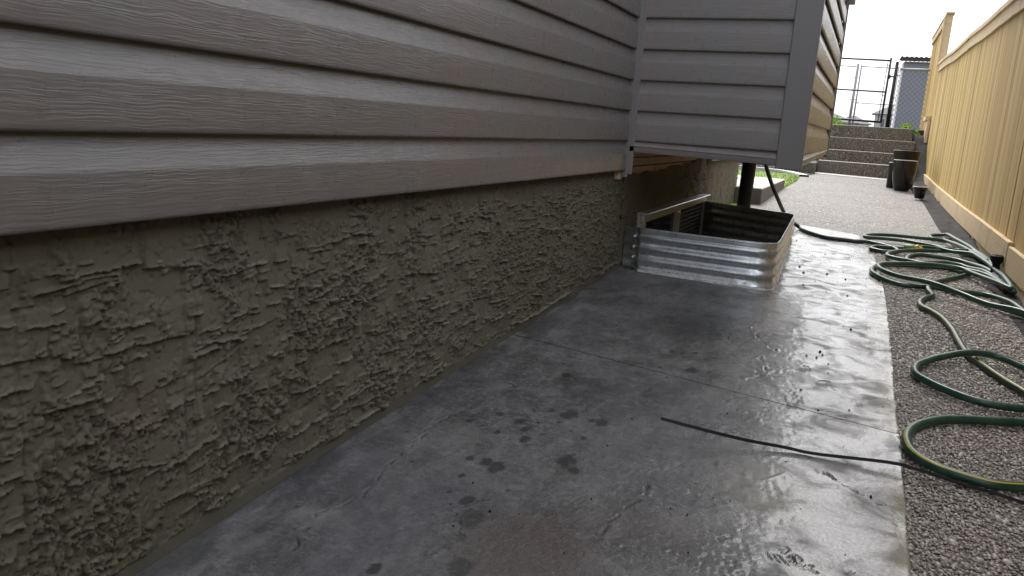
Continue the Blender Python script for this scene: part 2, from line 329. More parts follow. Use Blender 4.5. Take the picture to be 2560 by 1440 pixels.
def aggregate_mat(name, dk, lt, sc=95, wetattr=True, rough=.6, bd=.004):
    t = NT(name)
    v = t.n('ShaderNodeTexVoronoi'); v.inputs['Scale'].default_value = sc; v.inputs['Randomness'].default_value = 1
    t.L.new(t.mapping((1, 1, 1)), v.inputs['Vector'])
    hue = t.n('ShaderNodeSeparateColor'); t.L.new(v.outputs['Color'], hue.inputs[0])
    c = t.mix(t.ramp(hue.outputs[0], [(0, 0), (1, 1)]), dk, lt)
    c = t.mix(t.ramp(hue.outputs[1], [(.62, 0), (.66, .6)]), c, (lt[0]*.8, lt[1]*.7, lt[2]*.62))
    c = t.mix(t.ramp(hue.outputs[2], [(.85, 0), (.87, .8)]), c, tuple(min(.8, x*1.5) for x in lt))
    c = t.mix(t.ramp(v.outputs['Distance'], [(.30, 0), (.62, .85)]), c, tuple(x*.35 for x in dk))
    c = t.mix(t.ramp(t.noise(1.3, 4), [(.35, 0), (.7, .4)]), c, tuple(x*1.4 for x in dk))
    h = t.ramp(v.outputs['Distance'], [(0, 1), (.35, .8), (.7, 0)])
    nb = t.bump(h, bd, 1); nb = t.bump(t.noise(sc*4, 2), bd*.1, .6, nb)
    return t.set(color=c, rough=rough, normal=nb)
M['agg_near'] = aggregate_mat('wet exposed aggregate matrix', (.17, .15, .13), (.38, .34, .295), 110, rough=.45)
M['agg_far'] = aggregate_mat('dry exposed aggregate', (.18, .176, .17), (.42, .408, .392), 62, rough=.7, bd=.003)
M['agg_step'] = aggregate_mat('exposed aggregate step', (.12, .108, .09), (.28, .255, .215), 70, rough=.75, bd=.005)
def pebble_mat():
    t = NT('pebbles'); k = t.attr('tone'); w = t.attr('wetness')
    c = t.ramp(k, [(0, (.18, .165, .15)), (.3, (.38, .335, .29)), (.55, (.52, .475, .43)), (.8, (.45, .36, .30)), (.93, (.56, .53, .49)), (1, (.72, .70, .66))])
    c = t.mix(t.noise(400, 3), c, t.mix(.5, c, (.1, .09, .08)))
    c = t.mix(w, t.mix(.5, c, (.42, .40, .37)), c)
    return t.set(color=c, rough=t.ramp(w, [(0, .65), (1, .36)]), spec=.5)
M['pebble'] = pebble_mat()
M['step_edge'] = plain('broom finished concrete tread', (.42, .40, .37), .7, 0, .12, 12, .001, 150)
M['pad'] = plain('white concrete pad', (.55, .54, .52), .7, 0, .1, 6, .0006, 120)
M['padside'] = plain('grey concrete face', (.16, .15, .145), .8, 0, .3, 7, .002, 60)
def fence_mat():
    t = NT('new fence lumber'); r = t.rnd()
    cmb = t.n('ShaderNodeCombineXYZ'); t.L.new(t.math('MULTIPLY', r, 23.0), cmb.inputs[0]); t.L.new(t.math('MULTIPLY', r, 41.0), cmb.inputs[2])
    ad = t.n('ShaderNodeVectorMath', operation='ADD'); t.L.new(t.n('ShaderNodeNewGeometry').outputs['Position'], ad.inputs[0]); t.L.new(cmb.outputs[0], ad.inputs[1])
    g = t.noise(1, 5, .6, t.mapping((26, 70, 2.2), vec=ad.outputs[0]), 1.2)
    kn = t.noise(1, 2, .5, t.mapping((9, 16, 5), vec=ad.outputs[0]))
    c = t.mix(t.ramp(r, [(0, 0), (1, 1)]), (.47, .32, .105), (.68, .49, .20))
    c = t.mix(t.ramp(g, [(.42, 0), (.7, .55)]), c, (.40, .27, .10))
    c = t.mix(t.ramp(kn, [(.74, 0), (.80, .7)]), c, (.25, .14, .06))
    c = t.mix(t.ramp(t.noise(2.0, 3), [(.5, 0), (.8, .35)]), c, (.55, .50, .28))
    return t.set(color=c, rough=.72, normal=t.bump(g, .0012, .7), spec=.3)
M['fence'] = fence_mat()
def kick_mat():
    t = NT('kickboard lumber'); r = t.rnd()
    cmb = t.n('ShaderNodeCombineXYZ'); t.L.new(t.math('MULTIPLY', r, 23.0), cmb.inputs[1])
    ad = t.n('ShaderNodeVectorMath', operation='ADD'); t.L.new(t.n('ShaderNodeNewGeometry').outputs['Position'], ad.inputs[0]); t.L.new(cmb.outputs[0], ad.inputs[1])
    g = t.noise(1, 5, .6, t.mapping((26, 2.4, 60), vec=ad.outputs[0]), 1)
    c = t.mix(r, (.62, .46, .27), (.70, .55, .35))
    c = t.mix(t.ramp(g, [(.45, 0), (.75, .5)]), c, (.45, .31, .16))
    st = t.noise(1, 4, .6, t.mapping((5, 7, 4), vec=ad.outputs[0]))
    c = t.mix(t.ramp(st, [(.58, 0), (.75, .55)]), c, (.22, .16, .11))
    return t.set(color=c, rough=.7, normal=t.bump(g, .001, .6), spec=.3)
M['kick'] = kick_mat()
def sheath_mat():
    t = NT('bare wood sheathing board'); r = t.rnd()
    g = t.noise(1, 5, .6, t.mapping((40, 3, 60)), 1)
    b = t.noise(5, 3, .6, t.mapping((1, 1, .4)))
    c = t.mix(r, (.50, .36, .25), (.60, .46, .33)); c = t.mix(t.ramp(b, [(.4, 0), (.7, .6)]), c, (.66, .50, .34)); c = t.mix(t.ramp(g, [(.5, 0), (.8, .4)]), c, (.22, .11, .06))
    return t.set(color=c, rough=.8, spec=.2)
M['sheath'] = sheath_mat()
def galv_mat(name='galvanized steel', base=(.68, .70, .73), inner=False):
    t = NT(name)
    v = t.n('ShaderNodeTexVoronoi'); v.inputs['Scale'].default_value = 160; t.L.new(t.co(), v.inputs['Vector'])
    h = t.n('ShaderNodeSeparateColor'); t.L.new(v.outputs['Color'], h.inputs[0])
    n = t.noise(24, 6, .65)
    c = t.mix(t.math('MULTIPLY', h.outputs[0], .5), base, tuple(x*.72 for x in base))
    d = t.ramp(t.noise(60, 6, .75), [(.62, 0), (.70, 1)])
    z = t.n('ShaderNodeSeparateXYZ'); t.L.new(t.n('ShaderNodeNewGeometry').outputs['Position'], z.inputs[0])
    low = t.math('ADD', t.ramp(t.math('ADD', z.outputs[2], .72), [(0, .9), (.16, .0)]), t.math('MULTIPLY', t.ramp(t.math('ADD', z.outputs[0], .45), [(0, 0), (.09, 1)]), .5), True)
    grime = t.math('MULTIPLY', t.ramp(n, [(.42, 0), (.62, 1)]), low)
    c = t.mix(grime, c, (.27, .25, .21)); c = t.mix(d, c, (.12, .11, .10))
    met = t.math('SUBTRACT', .95, t.math('MULTIPLY', t.math('MAXIMUM', grime, d), .9), True)
    ro = t.math('ADD', t.ramp(n, [(.3, .24), (.7, .36)]), t.math('MULTIPLY', grime, .35), True)
    return t.set(color=c, metal=met, rough=ro, normal=t.bump(n, .0005, .5))
M['galv'] = galv_mat()
M['white'] = plain('white vinyl window', (.46, .44, .41), .4, 0, .12, 30)
M['flash'] = plain('aluminium flashing', (.75, .77, .82), .3, .6, .1, 30)
def glass_mat():
    t = NT('dark window glass'); return t.set(color=(.012, .014, .016), rough=.06, spec=.7)
M['glass'] = glass_mat()
M['blind'] = plain('window blind', (.055, .065, .07), .6)
M['black'] = plain('black plastic', (.008, .008, .009), .5, 0, .3, spec=.3)
M['abs'] = plain('black pipe', (.010, .010, .011), .5, 0, .3, 10)
M['glaze'] = plain('black glazed ceramic', (.010, .008, .009), .22, 0, .3, 6, spec=.4)
M['glaze2'] = plain('brown black glazed ceramic', (.012, .008, .008), .3, 0, .3, 6, spec=.35)
M['rim'] = plain('worn pale pot rim', (.30, .28, .28), .35, 0, .2, 40)
def hose_mat(name, col):
    t = NT(name); n = t.noise(28, 5, .6); f = t.noise(300, 3)
    c = t.mix(t.ramp(n, [(.4, 0), (.72, .55)]), col, (.075, .13, .10)); c = t.mix(t.ramp(f, [(.66, 0), (.78, .3)]), c, (.22, .26, .23))
    return t.set(color=c, rough=t.ramp(n, [(.3, .26), (.7, .42)]), normal=t.bump(f, .0002, .6), spec=.6)
M['hose'] = hose_mat('dark green rubber', (.010, .062, .040)); M['hose2'] = hose_mat('blue green rubber', (.012, .038, .036))
M['yellow'] = plain('yellow stripe', (.52, .40, .03), .4, 0, .2, 30)
M['green_pl'] = plain('pale green plastic', (.22, .33, .16), .45, 0, .25, 60)
M['yellow_pl'] = plain('yellow plastic', (.68, .46, .05), .4, 0, .15, 60)
M['fabric'] = plain('black landscape fabric and soil', (.030, .029, .029), .85, 0, .6, 16, .010, 50, spec=.25)
M['soil'] = plain('dark soil', (.035, .030, .026), .95, 0, .4, 25, .012, 60)
M['ground'] = plain('bare earth', (.09, .075, .055), .95, 0, .3, 4, .01, 30)
M['metal_black'] = plain('black coated steel', (.018, .018, .02), .35, .3, .2)
M['metal_dark'] = plain('weathered dark steel', (.05, .052, .055), .4, .5, .2)
M['metal_grey'] = plain('galvanized post', (.33, .33, .34), .5, .4, .15)
M['mesh_wire'] = plain('chain link wire', (.10, .11, .12), .4, .6, .1)
M['shed'] = plain('blue grey painted shed wall', (.25, .265, .305), .6, 0, .06, 3)
M['shed_w'] = plain('white shed trim', (.75, .76, .78), .6, 0, .05)
M['shed_r'] = plain('brown corrugated roofing', (.05, .028, .025), .6, 0, .2)
M['roof'] = plain('grey asphalt shingles', (.20, .20, .20), .9, 0, .35, 1.5)
M['hwall'] = plain('pale grey house wall', (.42, .42, .41), .8, 0, .08, .5)
M['hglass'] = plain('far window glass', (.10, .11, .12), .2)
M['grass'] = plain('lawn', (.17, .27, .035), .9, 0, .25, 8)
M['gravel'] = aggregate_mat('dark gravel', (.03, .03, .032), (.10, .10, .11), 30, rough=.7, bd=.015)
def leaf_mat(name, c1, c2):
    t = NT(name); r = t.noise(14, 2); return t.set(color=t.mix(r, c1, c2), rough=.6, spec=.3)
M['leaf'] = leaf_mat('weed leaf', (.22, .42, .03), (.38, .60, .06))
M['stem'] = plain('stem', (.10, .15, .03), .7)
M['crumb'] = plain('dark crumb', (.015, .014, .013), .7)
M['twig'] = plain('twig', (.05, .03, .02), .8)
M['white_d'] = plain('white mortar residue', (.60, .60, .58), .55, 0, .2, 90, .002, 200)

# ================================================================== SETTING
# one ground sheet to the horizon and the raised terrace beyond the steps
def edge_fn(y):   # right edge of the skimmed concrete
    return np.interp(y, [p[1] for p in EDGE], [p[0] for p in EDGE])
g = MB(); g.sheet([[(x, y, -1.3) for y in (-60, 700)] for x in (-400, 400)])
tag(g.build('ground', M['ground']), 'bare ground under and around the paved side yard', kind='structure')
g = MB(); g.box(-60, 60, 13.95, 400, -.19, .26); tag(g.build('terrace_ground', M['ground']), 'raised bare ground beyond the top step', kind='structure')
# ---- skimmed concrete walk, three slabs between saw joints
walk = thing('concrete_walk', (-.4, 3, -.70), 'wet grey skimmed concrete walk along the house foundation', None, kind='structure')
WELL = [(-1.02, 3.78), (-.40, 3.76), (-.34, 3.80), (-.325, 3.87), (-.375, 5.36), (-.39, 5.43), (-.45, 5.47), (-1.02, 5.72)]
def in_poly(x, y, P):
    ins = np.zeros(x.shape, bool); j = len(P)-1
    for i in range(len(P)):
        xi, yi = P[i]; xj, yj = P[j]
        c = ((yi > y) != (yj > y)) & (x < (xj-xi)*(y-yi)/(yj-yi+1e-12)+xi); ins ^= c; j = i
    return ins
def seg_dist(x, y, pl):
    d = np.full(x.shape, 9.)
    for (a, b) in zip(pl[:-1], pl[1:]):
        vx, vy = b[0]-a[0], b[1]-a[1]; L = vx*vx+vy*vy+1e-12
        t = np.clip(((x-a[0])*vx+(y-a[1])*vy)/L, 0, 1); d = np.minimum(d, np.hypot(x-a[0]-t*vx, y-a[1]-t*vy))
    return d
def J(x, y0, sl): return y0 + sl*(x-.17)
def slab(y_lo, y_hi, rnd):
    """y_lo, y_hi: functions of x"""
    ys = []; y = 0.
    a = float(y_lo(-.4)); b = float(y_hi(-.4)); y = a
    while y < b: ys.append(y); y += .0026*max(1, (y/1.25)**1.6)
    ys.append(b); vv = (np.array(ys)-a)/(b-a)
    nx = 340 if a < 3 else 230
    uu = np.linspace(0, 1, nx)
    V, U = np.meshgrid(vv, uu, indexing='ij')
    ymid = a+(b-a)*V
    xr = edge_fn(ymid)+.006*(fbm(ymid*14, ymid*0, 5)-.5)+.004*(fbm(ymid*90, ymid*0, 6)-.5)
    xl = -1.045
    X = xl+(xr-xl)*U
    Y = y_lo(X)+(y_hi(X)-y_lo(X))*V
    X = X+.0; base = gz(X, Y)
    h = .0014*(fbm(X*4, Y*2.2, 1, 2)-.5)+.0009*(fbm(X*55+3*fbm(X*9,Y*9,5,2), Y*34, 4, 3, .6)-.5)+.0006*(fbm(X*34, Y*12, 2, 3)-.5)
    # trowel arcs and flow marks
    h += .0007*(fbm(X*90+Y*20, Y*25, 3, 3)-.5)
    rough = np.zeros_like(X); dark = np.zeros_like(X); tint = np.zeros_like(X); mud = np.zeros_like(X)
    def blob(cx, cy, rx, ry, nz=.35, s=11, rot=0):
        dx, dy = X-cx, Y-cy
        if rot: dx, dy = dx*math.cos(rot)+dy*math.sin(rot), -dx*math.sin(rot)+dy*math.cos(rot)
        r = np.sqrt((dx/rx)**2+(dy/ry)**2)+nz*(fbm(X*70, Y*70, s, 4, .7)-.5)*2
        return r
    for (cx, cy, rx, ry) in ((-.36, 1.45, .16, .16), (-.30, 1.68, .13, .13), (-.17, 1.43, .10, .12), (-.27, 2.88, .10, .22), (-.22, 2.60, .08, .16), (-.21, 2.19, .06, .13), (-.10, 2.40, .05, .10), (-.42, 1.28, .18, .10), (-.62, 1.30, .12, .12)):
        rough = np.maximum(rough, sst(1.25, .35, blob(cx, cy, rx, ry, .7, 21)))
    rough = np.maximum(rough, .45*sst(.42, .7, fbm(X*6, Y*4, 31, 4)))
    # ripples of fine broken skin in the rough patches
    h += rough*(.0026*(fbm(X*130, Y*95, 41, 3)-.5) + .003*np.clip(fbm(X*60+9, Y*22, 44, 2)-.55, 0, 1))
    rad = [.020, .013, .026, .014, .011, .021, .013, .016, .011, .026, .017, .012, .018, .022, .010, .017, .034, .008, .015, .013, .010, .009, .022, .010, .012, .008, .009, .028]
    for i, (cx, cy, _z) in enumerate(SPOTS):
        r = rad[i % len(rad)]*.85
        d = blob(cx, cy, r*1.0, r*1.5, .55, 50+i)
        dark = np.maximum(dark, sst(1.15, .75, d)*(.85 if i not in (16, 27) else .65))
    rs = np.random.RandomState(3)
    for i in range(46):
        cx, cy = rs.uniform(-.98, -.3), rs.uniform(1.0, 3.6); r = rs.uniform(.002, .006)
        dark = np.maximum(dark, .8*sst(1.2, .7, blob(cx, cy, r, r*1.3, .3, 90+i)))
    dark = np.maximum(dark, .35*sst(1.2, .5, blob(-.66, 2.15, .11, .09, .6, 99)))
    dark = np.maximum(dark, .55*sst(1.3, .3, blob(-.50, 3.05, .18, .30, .6, 98)))
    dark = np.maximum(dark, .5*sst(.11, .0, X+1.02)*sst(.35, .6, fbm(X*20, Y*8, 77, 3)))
    tint = .75*sst(1.3, .3, blob(-.48, 1.30, .15, .17, .5, 97))+.4*sst(1.3, .2, blob(-.30, 1.50, .12, .1, .5, 96))
    mud = .85*sst(.055, .02, np.abs(X-edge_fn(Y)+.01)+.03*(fbm(X*25, Y*9, 71, 4)-.3))*sst(.25, .5, fbm(Y*2.3, Y*0, 72, 2))
    mud = np.maximum(mud, .35*sst(1.2, .3, blob(-.10, 1.78, .13, .16, .6, 95)))
    # cracks
    for k, (cr, w, dp) in enumerate(((CR1, .0032, .006), (CR2, .0035, .006), (CR3, .0035, .005), (CR4, .005, .006),
          ([(-.62, 1.45), (-.66, 1.36), (-.60, 1.27), (-.63, 1.2)], .0025, .004), ([(-.24, 2.75), (-.2, 2.6), (-.24, 2.5)], .004, .004), ([(-.31, 3.1), (-.27, 2.95), (-.2, 2.85)], .004, .003),
          ([(-.76, 1.95), (-.70, 1.90), (-.60, 1.87)], .002, .003), ([(-.02, 2.62), (.03, 2.5), (.08, 2.47)], .002, .003), ([(-.9, 2.1), (-.8, 2.02)], .002, .002))):
        wx = X+.012*(fbm(X*45, Y*45, 60+k, 4)-.5)*2; wy = Y+.012*(fbm(X*45+5, Y*45, 66+k, 4)-.5)*2
        d = seg_dist(wx, wy, [(p[0], p[1]) for p in cr])
        brk = sst(.35, .55, fbm(X*50, Y*50, 80+k, 2))
        q = sst(w*1.2, w*.2, d)*brk
        h -= dp*q; dark = np.maximum(dark, q*.9)
        h += .0022*sst(w*5, w*1.5, d)*(1-q)*fbm(X*160, Y*160, 85, 2)
    # long arcs where the skin was dragged by the trowel
    for k in range(26):
        cx, cy = rs.uniform(-.9, .1), rs.uniform(1.1, 5); R0 = rs.uniform(.15, .6); a0 = rs.uniform(0, 6.28); ln = rs.uniform(.1, .3)
        pl = [(cx+R0*math.cos(a0+t*ln), cy+R0*math.sin(a0+t*ln)) for t in (0, .25, .5, .75, 1)]
        d = seg_dist(X+.003*(fbm(X*60, Y*60, 9, 2)-.5), Y, pl); h += rs.choice([-.0013, .0012, .0016])*sst(.005, .0, d)*sst(.3, .6, fbm(X*40, Y*40, 7+k, 2))
    # marks scratched into the surface when it was soft
    SC = [[(479, 545), (520, 615), (572, 672)], [(590, 555), (635, 590), (665, 640), (750, 740)], [(700, 592), (760, 625), (830, 690), (870, 735), (928, 795)],
          [(815, 505), (850, 470), (905, 520), (880, 565), (830, 535)], [(925, 420), (985, 485), (960, 525), (920, 500)],
          [(965, 715), (970, 655), (1020, 630), (1075, 680), (1010, 725)], [(1060, 625), (1120, 595), (1200, 640), (1245, 700), (1215, 740)], [(1060, 625), (1100, 700), (1160, 760), (1075, 800), (1010, 770), (1080, 715)], [(1180, 830), (1240, 825), (1310, 790)], [(1420, 810), (1480, 815), (1440, 850)], [(1250, 880), (1290, 880)], [(1400, 880), (1440, 930), (1530, 930), (1540, 970)],
          [(2215, 1000), (2290, 1000), (2380, 970)]]
    if a < 2:
        O = np.array(SCR[0][:2]); E = np.array(SCR[1][:2])
        # affine from crop (2560x1024 over the 300x120 px window) to ground, measured at three ground points
        p1 = (486.4, 554.7, SCR[2]); p2 = (776.5, 768., SCR[5]); p3 = (0, 0, SCR[0])
        A = np.array([[p[0], p[1], 1] for p in (p1, p2, p3, (1706.7, 1024, SCR[1]))])
        cx_ = np.linalg.lstsq(A, np.array([p[2][0] for p in (p1, p2, p3, (0, 0, SCR[1]))]), rcond=None)[0]
        cy_ = np.linalg.lstsq(A, np.array([p[2][1] for p in (p1, p2, p3, (0, 0, SCR[1]))]), rcond=None)[0]
        for st in SC:
            pl = [(float(np.dot(cx_, (u, v, 1))), float(np.dot(cy_, (u, v, 1)))) for u, v in st]
            d = seg_dist(X, Y, pl); q = sst(.0026, .0008, d); h -= .0035*q; dark = np.maximum(dark, .85*q)
    # raised ragged bead along the outer edge
    de = (edge_fn(Y)-X); h += .0016*sst(.012, .003, np.abs(de-.004))*sst(.45, .7, fbm(Y*30, Y*0, 8, 3)); h -= .02*sst(.002, -.004, de)
    wet = sst(-.75, -.25, X+.05*(fbm(X*5, Y*5, 15, 3)-.5)*2-.0*Y)*.85+.15
    wet = wet*(1-.6*sst(1.2, .3, blob(-.62, 1.75, .28, .45, .5, 16)))
    dry = .55*sst(5.55, 5.85, Y+.15*(fbm(X*9, Y*9, 17, 3)-.5))+.25*sst(.6, .75, fbm(X*9, Y*5, 18, 4))*sst(-.6, -.9, X)
    Z = base+h
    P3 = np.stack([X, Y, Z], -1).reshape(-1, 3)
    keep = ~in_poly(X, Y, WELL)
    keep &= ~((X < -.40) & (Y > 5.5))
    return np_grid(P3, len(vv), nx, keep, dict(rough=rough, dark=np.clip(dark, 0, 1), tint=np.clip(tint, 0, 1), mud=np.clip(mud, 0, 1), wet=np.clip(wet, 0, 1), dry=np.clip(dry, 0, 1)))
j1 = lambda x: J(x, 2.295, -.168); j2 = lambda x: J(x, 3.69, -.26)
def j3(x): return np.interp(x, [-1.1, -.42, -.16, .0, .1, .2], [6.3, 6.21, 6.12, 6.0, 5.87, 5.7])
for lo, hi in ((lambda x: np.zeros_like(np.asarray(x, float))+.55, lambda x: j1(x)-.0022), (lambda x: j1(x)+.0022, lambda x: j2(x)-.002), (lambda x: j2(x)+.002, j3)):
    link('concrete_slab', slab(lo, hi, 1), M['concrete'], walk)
m = MB()   # dark bed below the joints, and the walk carried on behind the camera
ysb = [.54, 1.5, 2.5, 3.6]
m.sheet([[(-1.05, y, gz(-1.05, y)-.014), (.17, y, gz(.17, y)-.014)] for y in ysb]); m.build('joint_bed', M['crumb'], walk)
# ---- exposed aggregate path (near strip and far apron)
def agr(y): return np.interp(y, [2, 3.5, 4.5, 5.0, 7.04, 9.1, 10.6, 12.3], [.66, .655, .645, .61, .565, .572, .52, .50])
path = thing('aggregate_path', (.3, 4, -.7), 'exposed aggregate path with small brown and grey pebbles', None, kind='structure')
ys = np.concatenate([np.arange(-3, 1, .5), np.arange(1, 6.6, .03)]); m = MB()
m.sheet([[(x, y, float(gz(x, y))-.007+.004*float(fbm(np.array(x*3.), np.array(y*3.), 4))) for x in np.linspace(float(edge_fn(y))-.05, float(agr(y)), 16)] for y in ys])
m.build('wet_aggregate', M['agg_near'], path, True)
def lft(y): return np.interp(y, [5.2, 6.2, 7.2, 9.4, 10.5, 11.8, 12.5], [-1.1, -1.02, -.875, -.79, -.76, -.80, -.66])
m = MB(); ys = np.arange(5.55, 12.62, .07)
m.sheet([[(x, y, float(gz(x, y))-.0035) for x in np.linspace(float(lft(y)) if y > 5.75 else -.40, float(agr(y)), 24)] for y in ys])
m.build('dry_aggregate', M['agg_far'], path, True)
m = MB(); m.sheet([[(x, y, float(gz(x, y))+.0015) for x in (-.66, -.2, .2, .45)] for y in (12.1, 12.3, 12.52)]); m.build('smooth_border', M['pad'], path)
# pebbles
def pebbles():
    rs = np.random.RandomState(5); X = []; Y = []; S = []
    y = 1.28
    while y < 6.6:
        s = .0092 if y < 3 else .0105
        x0 = float(edge_fn(min(y, 6)))+.004 if y < 5.98 else -.1; x1 = float(agr(y))
        if y > 5.7: x0 = -.3
        xs = np.arange(x0, x1, s); 
        X.append(xs+rs.uniform(-.4, .4, len(xs))*s); Y.append(np.full(len(xs), y)+rs.uniform(-.4, .4, len(xs))*s); S.append(np.full(len(xs), s)); y += s*.95
        if y > 5.6: break
    X = np.concatenate(X); Y = np.concatenate(Y); S = np.concatenate(S); n = len(X)
    k = rs.rand(n) < .9; X, Y, S = X[k], Y[k], S[k]; n = len(X)
    # flattened 7-sided dome: two rings and a top
    a = np.linspace(0, 2*np.pi, 7)[:-1]
    T = [(math.cos(t), math.sin(t), -.35) for t in a]+[(.78*math.cos(t+.4), .78*math.sin(t+.4), .55) for t in a]+[(0, 0, .85)]
    T = np.array(T); F = [(i, (i+1) % 6, 6+(i+1) % 6, 6+i) for i in range(6)]; F3 = [(6+i, 6+(i+1) % 6, 12) for i in range(6)]
    sc = rs.lognormal(0, .32, n)*S*.52; el = rs.uniform(.5, .95, n); an = rs.uniform(0, np.pi, n); hz = sc*rs.uniform(.22, .5, n)
    tx = (rs.rand(n)-.5)*.5; ty = (rs.rand(n)-.5)*.5
    v = T[None]*np.ones((n, 1, 1)); v = v*(1+.18*(rs.rand(n, 13, 1)-.5))
    vx = v[..., 0]*sc[:, None]; vy = v[..., 1]*(sc*el)[:, None]; vz = v[..., 2]*hz[:, None]+vx*tx[:, None]+vy*ty[:, None]
    c, s_ = np.cos(an)[:, None], np.sin(an)[:, None]
    x = X[:, None]+vx*c-vy*s_; y_ = Y[:, None]+vx*s_+vy*c
    z = (gz(X, Y)-.0045+.004*fbm(X*3, Y*3, 4))[:, None]+vz
    P = np.stack([x, y_, z], -1).reshape(-1, 3)
    me = bpy.data.meshes.new('p'); me.vertices.add(len(P)); me.vertices.foreach_set('co', P.astype(np.float32).ravel())
    off = (np.arange(n)*13)[:, None, None]
    q = (np.array(F)[None]+off).reshape(n, -1); t3 = (np.array(F3)[None]+off).reshape(n, -1)
    lo = np.concatenate([q, t3], 1).ravel(); starts = []
    per = np.concatenate([np.arange(0, 24, 4), 24+np.arange(0, 18, 3)])
    ls = (np.arange(n)[:, None]*42+per[None]).ravel()
    me.loops.add(len(lo)); me.loops.foreach_set('vertex_index', lo.astype(np.int32)); me.polygons.add(len(ls)); me.polygons.foreach_set('loop_start', ls.astype(np.int32))
    me.update(calc_edges=True); me.polygons.foreach_set('use_smooth', np.full(len(ls), True))
    tone = np.repeat(rs.rand(n), 13)
    wtn = np.clip(sst(4.3, 3.2, Y+.5*(fbm(X*4, Y*4, 8)-.5)), 0, 1)*.95; wtn = np.repeat(wtn, 13)
    for nm, a_ in (('tone', tone), ('wetness', wtn)):
        at = me.attributes.new(nm, 'FLOAT', 'POINT'); at.data.foreach_set('value', a_.astype(np.float32))
    return me
o = link('pebble_gravel', pebbles(), M['pebble'], path); o['kind'] = 'stuff'
# ---- landscape fabric strip along the fence
def fabric():
    ys = np.arange(2.2, 13.3, .03); us = np.linspace(0, 1, 14); V, U = np.meshgrid(ys, us, indexing='ij')
    xl = agr(V)-.012+.02*(fbm(V*6, V*0, 3)-.5); X = xl+(.79-xl)*U
    Z = gz(X, V)+.004+.03*np.sin(np.pi*U)*0+.035*(fbm(X*16, V*9, 12, 4)-.42)+.02*np.abs(fbm(X*10+V*4, V*12, 14, 3)-.5)+.055*sst(.6, 1, U)*sst(.45, .7, fbm(V*3, V*0, 6, 2)) - .012*(1-U)
    Z = np.where(U < .04, gz(X, V)-.02, Z)
    return np_grid(np.stack([X, V, Z], -1).reshape(-1, 3), len(ys), len(us))
tag(link('landscape_fabric', fabric(), M['fabric']), 'crumpled black landscape fabric strip between path and fence', kind='structure')
m = MB(); m.sheet([[(.62, y, -1.1 if i == 0 else gz(.7, y)-.03), (1.6, y, gz(.7, y)-.03)] for i, y in enumerate((-3, -2.9, 0, 4, 8, 13.9))]); m.build('planting_bed', M['soil'])['kind'] = 'structure'
# ---- left yard beyond the house: pad, lawn, curved curb, gravel
m = MB(); m.sheet([[(x, y, float(gz(-.8, y))-.006) for x in (-8, float(lft(y))-.0 if False else float(lft(y)))] for y in np.arange(6.3, 12.1, .3)])
tag(m.build('lawn', M['grass']), 'bright green lawn beside the far path', kind='structure')
def lawn_blades():
    rs = np.random.RandomState(2); n = 5200; m = MB()
    for i in range(n):
        y = rs.uniform(7.6, 12.1); x = float(lft(y))-rs.rand()**1.5*1.4; z = float(gz(-.8, y))-.008; h = rs.uniform(.012, .03); a = rs.rand()*6.28; w = .003
        m.add([(x-w*math.cos(a), y-w*math.sin(a), z), (x+w*math.cos(a), y+w*math.sin(a), z), (x+rs.uniform(-.01, .01), y+rs.uniform(-.01, .01), z+h)], [(0, 1, 2)])
    return m
o = lawn_blades().build('grass_blades', M['grass']); tag(o, 'short blades of lawn grass beside the far path', 'grass', kind='stuff')
m = MB(); m.box(-3.2, -.80, 7.3, 9.35, -.75, -.432, bv=.008)
pv = m.v; o = m.build('concrete_pad', M['pad']); 
o.data.materials.append(M['padside'])
for p in o.data.polygons:
    if abs(p.normal.z) < .5: p.material_index = 1
tag(o, 'raised pale concrete pad with dark side face by the house corner', 'concrete pad')
m = MB(); cc = [(-3.2, 11.4), (-2.3, 11.95), (-1.75, 12.1), (-1.4, 12.02), (-1.1, 11.85), (-.92, 11.6), (-.80, 11.32)]
def cr_(pts, k=8):
    out = []
    P = [pts[0]]+list(pts)+[pts[-1]]
    for i in range(1, len(P)-2):
        p0, p1, p2, p3 = [np.array(P[i+d], float) for d in (-1, 0, 1, 2)]
        for t in np.linspace(0, 1, k, endpoint=False):
            out.append(.5*((2*p1)+(-p0+p2)*t+(2*p0-5*p1+4*p2-p3)*t*t+(-p0+3*p1-3*p2+p3)*t**3))
    out.append(np.array(P[-2], float)); return out
cpts = cr_(cc, 6); rows = []
for i, p in enumerate(cpts):
    t = cpts[min(i+1, len(cpts)-1)]-cpts[max(i-1, 0)]; nn = np.array([-t[1], t[0]])/np.hypot(*t); z = float(gz(-.8, p[1]))
    w = .13
    rows.append([(p[0], p[1], z-.03), (p[0], p[1], z+.022), (p[0]+nn[0]*w, p[1]+nn[1]*w, z+.022), (p[0]+nn[0]*w, p[1]+nn[1]*w, z-.03)])
m.sheet(rows); tag(m.build('garden_curb', M['pad']), 'curved white concrete curb between lawn and dark gravel', 'curb')
m = MB(); m.sheet([[(x, y, float(gz(-.8, y))-.001) for x in (-8, -.67)] for y in (11.75, 12.2, 13.94)]); tag(m.build('gravel_bed', M['gravel']), 'dark gravel bed behind the curved curb', kind='structure')
